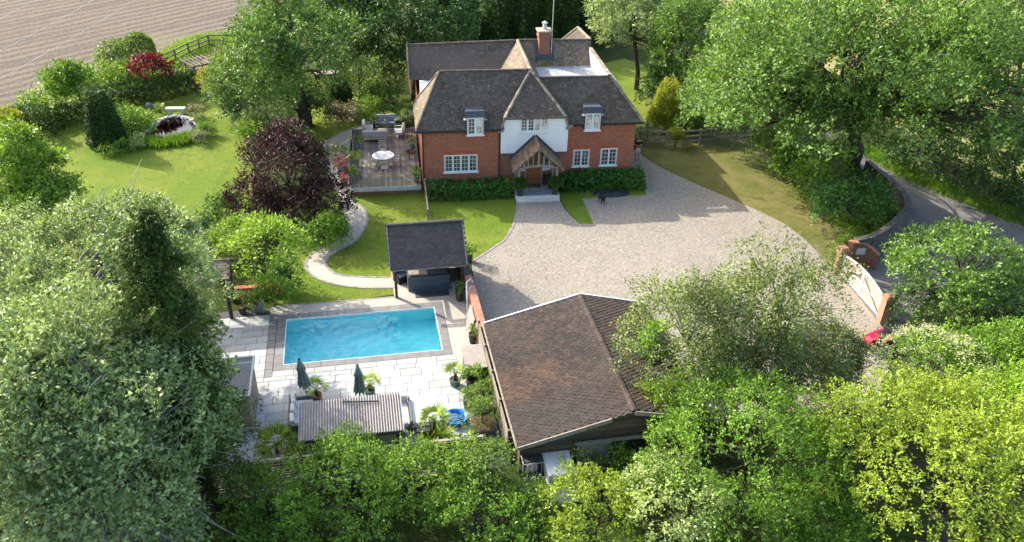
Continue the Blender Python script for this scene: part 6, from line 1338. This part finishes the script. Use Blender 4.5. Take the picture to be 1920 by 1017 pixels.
# pond
pond = thing('garden_pond', 'small stone edged pond reflecting the sky on the garden lawn', 'pond', at(325,240), 0)
ring = spline([(268,255),(285,245),(305,228),(330,222),(352,225),(366,234),(370,246),(356,256),(330,262),(300,262),(268,255)], 4)
pr_ = [p-at(325,240) for p in px(ring)]
bm = bmesh.new(); f = bm.faces.new([bm.verts.new(p+Vector((0,0,.02))) for p in pr_[:-1]]); bm.normal_update()
if f.normal.z < 0: bmesh.ops.reverse_faces(bm, faces=[f])
me = bpy.data.meshes.new('pond_bed'); bm.to_mesh(me); link('pond_bed', me, mat('pond_mud', (.03,.036,.03), .9), pond); bmesh.ops.translate(bm, verts=bm.verts[:], vec=(0,0,.09)); me2 = bpy.data.meshes.new('pond_water'); bm.to_mesh(me2); bm.free(); link('pond_water', me2, MT['pondwater'], pond)
def rock(w, d, hh, seed):
    rr = random.Random(seed); m = MB(); n = 7; vs = []
    for z, k in ((0,1.0),(.6,1.05),(1.0,.7)):
        for i in range(n): a = 2*math.pi*i/n; q = k*rr.uniform(.8,1.15); vs.append((w*q*math.cos(a), d*q*math.sin(a), hh*z*rr.uniform(.85,1.1)))
    fs = [(i, (i+1) % n, n+(i+1) % n, n+i) for i in range(n)]+[(n+i, n+(i+1) % n, 2*n+(i+1) % n, 2*n+i) for i in range(n)]+[tuple(2*n+i for i in range(n))]; return m.add(vs, fs)
rocks = [rock(.24,.17,.14,k).mesh('stone') for k in range(6)]; cum = 0
for i, p in enumerate(pr_[:-1]):
    for q in range(2):
        o = link('stone', rocks[random.randrange(6)], MT['stone'], pond); pp_ = p.lerp(pr_[i+1], q*.5); o.location = (pp_.x*1.08+random.uniform(-.08,.08), pp_.y*1.08+random.uniform(-.08,.08), random.uniform(.0,.05)); o.rotation_euler = (0,0,random.uniform(0,6)); s = random.uniform(.7,1.25); o.scale = (s,s,s)
bench = thing('stone_bench', 'pale curved stone bench at the far edge of the pond', 'bench', at(331,214), .1)
MB().box((-.75,-.25,.42),(.75,.25,.52)).build('seat', MT['stonewhite'], bench, bevel=.03)
for s in (-.5,.5): MB().box((s-.09,-.18,0),(s+.09,.18,.42)).build('leg', MT['stonewhite'], bench)
o = MB().lathe([(.05,0),(.24,.1),(.3,.3),(.24,.5),(.05,.6)], 14).build('stone_ball', MT['potgrey'], None, smooth=True); o.location = at(281,206); props(o, 'grey stone ball on the lawn beyond the pond planting', 'ornament')
for x,y,rx,ry,z,lf,lab in ((245,240,34,24,.7,'mid','mixed green planting between the cypress and the pond'),(268,222,20,15,.5,'bright','bright planting along the left shore of the pond'),(240,215,22,14,.8,'privet','rounded bush behind the pond cypress'),(180,262,16,12,.4,'grey','grey leaved plants left of the pond cypress'),(215,278,22,12,.4,'mid','low plants in front of the pond cypress'),(366,208,14,11,.6,'twig','reddish twiggy shrub right of the stone bench'),(377,228,10,9,.5,'oak','dark shrub on the right shore of the pond'),(388,243,14,12,.5,'mid','fern like plant at the right end of the pond'),(372,258,16,10,.4,'grey','grey plants at the right front of the pond'),(258,268,16,10,.4,'pale','pale plants at the front left of the pond')):
    T('pond_plant',lab,'plant',x,y,rx,ry,z,'fine',lf,group='plants round the pond')
tufts('pond_reeds','bright reeds along the front edge of the pond', px([(270,270),(300,273),(335,268),(368,258)]), 2600, .6, 'reed', .38, 6)
t = thing('pampas_grass','pale arching grass clump in the pond planting','plant',at(236,238),0); blades(110,1.5,.03,4,1,1.1,.06,4,.5).build('foliage',LF['pale'],t)
fan_palm(at(300,212),'small cycad like palm beyond the pond',.35,12,.45)
# pergola
pg = thing('pergola','dark timber garden pergola at the gap in the far hedge','pergola',at(378,165),.75)
for x in (-.7,.7):
    for y in (-.9,.9): MB().box((x-.06,y-.06,0),(x+.06,y+.06,2.25)).build('post',MT['fencewood'],pg)
for y in (-.9,.9): MB().box((-1.0,y-.05,2.12),(1.0,y+.05,2.26)).build('beam',MT['fencewood'],pg)
for i in range(6): MB().box((-.95+i*.36,-1.3,2.265),(-.88+i*.36,1.3,2.38)).build('rafter',MT['fencewood'],pg)
for i in range(4): MB().box((-.05+i*.0,-.8,.5+i*.35),(.0,.8,.58+i*.35)).build('slat',MT['fencewood'],pg)
rb_o = thing('raised_bed','long dark timber raised bed in the shady garden behind the deck','planter',at(632,147),YH)
MB().box((-1.9,-.4,0),(1.9,.4,.5)).build('box',MT['darkwood'],rb_o); MB().box((-1.95,-.45,.5),(1.95,.45,.55)).build('rim',MT['rail'],rb_o)
gfm = thing('garden_trellis','thin pale timber frame standing behind the raised bed','trellis',at(640,137),YH); MB().box((-1.6,-.03,0),(-1.54,.03,1.1)).box((1.5,-.03,0),(1.56,.03,1.1)).box((-1.6,-.03,1.1),(1.56,.03,1.16)).box((-1.6,-.03,.2),(1.56,.03,.25)).build('frame',MT['rail'],gfm)
# beds against the house front
def bed(label, u0, u1, v, wd, hh, leaf, seed):
    SEED[0] = seed; P = fr(u0,v,YH); Q = fr(u1,v,YH); return hedge(label, P, Q, wd, hh, leaf, .15, 60, 'laurel_bed', 'laurel beds at the foot of the house')
bed('dark laurel bed under the wide window left of the porch', 1.95, 7.1, 48.35, 1.35, .85, 'laurel', 301)
bed('dark laurel bed under the windows right of the porch', 10.75, 16.2, 48.85, 1.35, .95, 'laurel', 302)
T('bush','pale green hydrangea at the left of the porch step','shrub',953,352,9,9,.5,'fine','gold',over=dict(leaf=.12,boughs=10))
# ---- potted plants
def potted(x, y, plab, glab, leaf, r, r0, r1, hh, mt, z=.035, square=False, pcat='plant', lo=-.5, leafL=.07):
    L = at(x, y, z); pot(L, plab, r0, r1, hh, mt, square)
    tree('potted_shrub', glab, pcat, (L.x, L.y, L.z+hh*.9+r*.75), (r,r,r*.95), 'fine', leaf, base=(L.x, L.y, L.z+hh*.9), tr=.02, limbs=5, over=dict(leaf=.085, boughs=10, lo=-.6))
ZS = .305
def hp(u, v, z): return fr(u, v, YH, z)
for u, s in ((7.72,'left'),(10.02,'right')):
    L = hp(u, 47.55, .28); pot(L, f'tall dark square planter at the {s} of the porch step', .17,.22,.55,'pot',True); clipped('potted_shrub', f'clipped round shrub in the planter at the {s} of the porch step','topiary',dome((.42,.42,.40),800,int(u*10),-.6,.34,.03),'box',.08,(L.x,L.y,L.z+.5))
L = hp(9.98,48.35,.3); o = MB().lathe([(.05,0),(.24,.05),(.27,.3),(.18,.7),(.05,.85)],12).build('dark_sack',MT['black'],None,smooth=True); o.location = L; props(o,'black sack slumped beside the right porch post','sack')
for x,y,pl2,gl2,lf,r,mt in ((672,279,'grey planter at the left edge of the deck behind the step','leafy green plant at the left edge of the deck behind the step','mid',.36,'potgrey'),(669,312,'grey planter at the left edge of the deck in front of the step','bright green plant at the left edge of the deck in front of the step','bright',.38,'potgrey'),(668,340,'glass fronted planter in the front left corner of the deck','bright low plant in the front left corner of the deck','lime',.32,'potgrey'),(781,341,'slim grey planter in the front right corner of the deck','bright plant in the front right corner of the deck','bright',.34,'potgrey'),(764,240,'grey planter at the back right corner of the deck','loose olive shrub at the back right corner of the deck','privet',.55,'pot'),(773,283,'small grey planter behind the fire bowl','pale leaved plant behind the fire bowl','pale',.28,'potgrey'),(700,240,'grey planter behind the left grey armchair','small olive shrub behind the left grey armchair','privet',.32,'pot')):
    potted(x,y,pl2,gl2,lf,r,.15,.19,.48,mt,ZD+.005)
potted(646,347,'terracotta pot on the path beside the deck plinth','small red flowered plant in the terracotta pot by the deck','pink',.24,.19,.26,.36,'terracotta',.02)
potted(642,325,'large grey tub on the path below the deck step','pink flowered shrub in the grey tub below the deck step','pink',.42,.27,.32,.5,'potgrey',.02)
potted(632,310,'low grey tub on the path left of the deck steps','airy olive tree in the tub left of the deck steps','privet',.75,.2,.25,.35,'potgrey',.02,leafL=.09)
potted(676,342,'small white pot on the deck behind the glass','tiny grey plant in the white pot behind the glass','grey',.14,.08,.1,.16,'white',ZD+.005)
potted(886,643,'tall black tapered planter by the end of the brick wall','clipped green shrub in the tall black planter by the brick wall','mid',.26,.14,.19,.55,'pot')
potted(862,562,'black planter at the right front corner of the pavilion','grassy plant in the black planter at the pavilion corner','privet',.32,.19,.24,.5,'pot')
potted(871,548,'black tub behind the planter at the pavilion corner','purple leaved plant in the tub under the pavilion edge','purple',.26,.18,.22,.45,'pot')
potted(879,490,'black planter on the gravel at the back corner of the pavilion','green shrub in the planter at the back corner of the pavilion','mid',.3,.19,.23,.55,'pot',.012)
potted(486,583,'round grey urn at the top left corner of the terrace','fresh green fern in the urn at the top left corner of the terrace','bright',.42,.2,.3,.5,'potgrey')
potted(455,586,'black pot left of the grey urn on the terrace','silvery shrub in the black pot left of the grey urn','silver',.5,.16,.2,.35,'pot')
for x,y,lab,plab,mt in ((594,751,'green fan palm right of the leaning parasol','brown pot of the fan palm right of the leaning parasol','terracotta'),(694,741,'green fan palm right of the upright parasol','teal glazed pot of the fan palm right of the upright parasol','glasspot'),(853,722,'green fan palm by the storage cabinet','teal glazed pot of the fan palm by the storage cabinet','glasspot')):
    L = at(x,y,.035); pot(L,plab,.2,.25,.34,mt); fan_palm((L.x,L.y,L.z+.3),lab,.32,11,.52,group='potted fan palms')
fan_palm(at(814,818,.03),'tall fan palm with a dark trunk beside the daybed',.85,18,.58)
t = thing('yucca','bright spiky yucca clump at the foot of the tall palm','plant',at(806,822,.03),0); blades(150,.85,.05,8,1,.35,.05,3,.2).build('foliage',LF['yucca'],t)
t = thing('yucca','bright spiky yucca clump right of the tall palm trunk','plant',at(830,818,.03),0); blades(150,.8,.05,9,1,.35,.05,3,.2).build('foliage',LF['yucca'],t)
fan_palm(at(520,850,.03),'wide grey green fan palm at the bottom left of the terrace',.4,22,.78)
t = thing('flax_plant','grey strappy plant between the wide palm and the bar','plant',at(556,845,.03),0); blades(120,1.0,.05,12,1,.7,.05,4,.2).build('foliage',LF['pale'],t)
# planters by the barn
for x,y,w,d,lab,lf,r,gl2 in ((897,735,.42,.55,'dark square planter beside the cabinet','mid',.62,'leafy shrub in the planter beside the cabinet'),(905,770,.5,.42,'dark long planter against the barn fence','privet',.62,'grey green shrub in the long planter against the barn'),(878,762,.2,.2,'small black pot in front of the long planter','bright',.3,'bright fern in the small black pot'),(905,808,.5,.5,'dark planter near the corner of barn and fence','privet',.75,'bushy grey green shrub near the corner of barn and fence')):
    L = at(x,y,.035); t = thing('planter_box',lab,'planter',L,YP); MB().box((-w,-d,0),(w,d,.42)).build('box',MT['darkgrey'],t); MB().box((-w+.03,-d+.03,.421),(w-.03,d-.03,.43)).build('soil',MT['litter'],t)
    tree('planter_shrub',gl2,'shrub',(L.x,L.y,L.z+.45+r*.6),(r,r,r*.85),'fine',lf,base=(L.x,L.y,L.z+.43),tr=.03,limbs=6,over=dict(leaf=.075,boughs=12,lo=-.3))
t = thing('table_plant','small green plant on the white dining table','plant',at(719,308,1.26),0); clipped_ = blades(40,.3,.05,21,1,.8,.02,3,.2).build('foliage',LF['mid'],t)
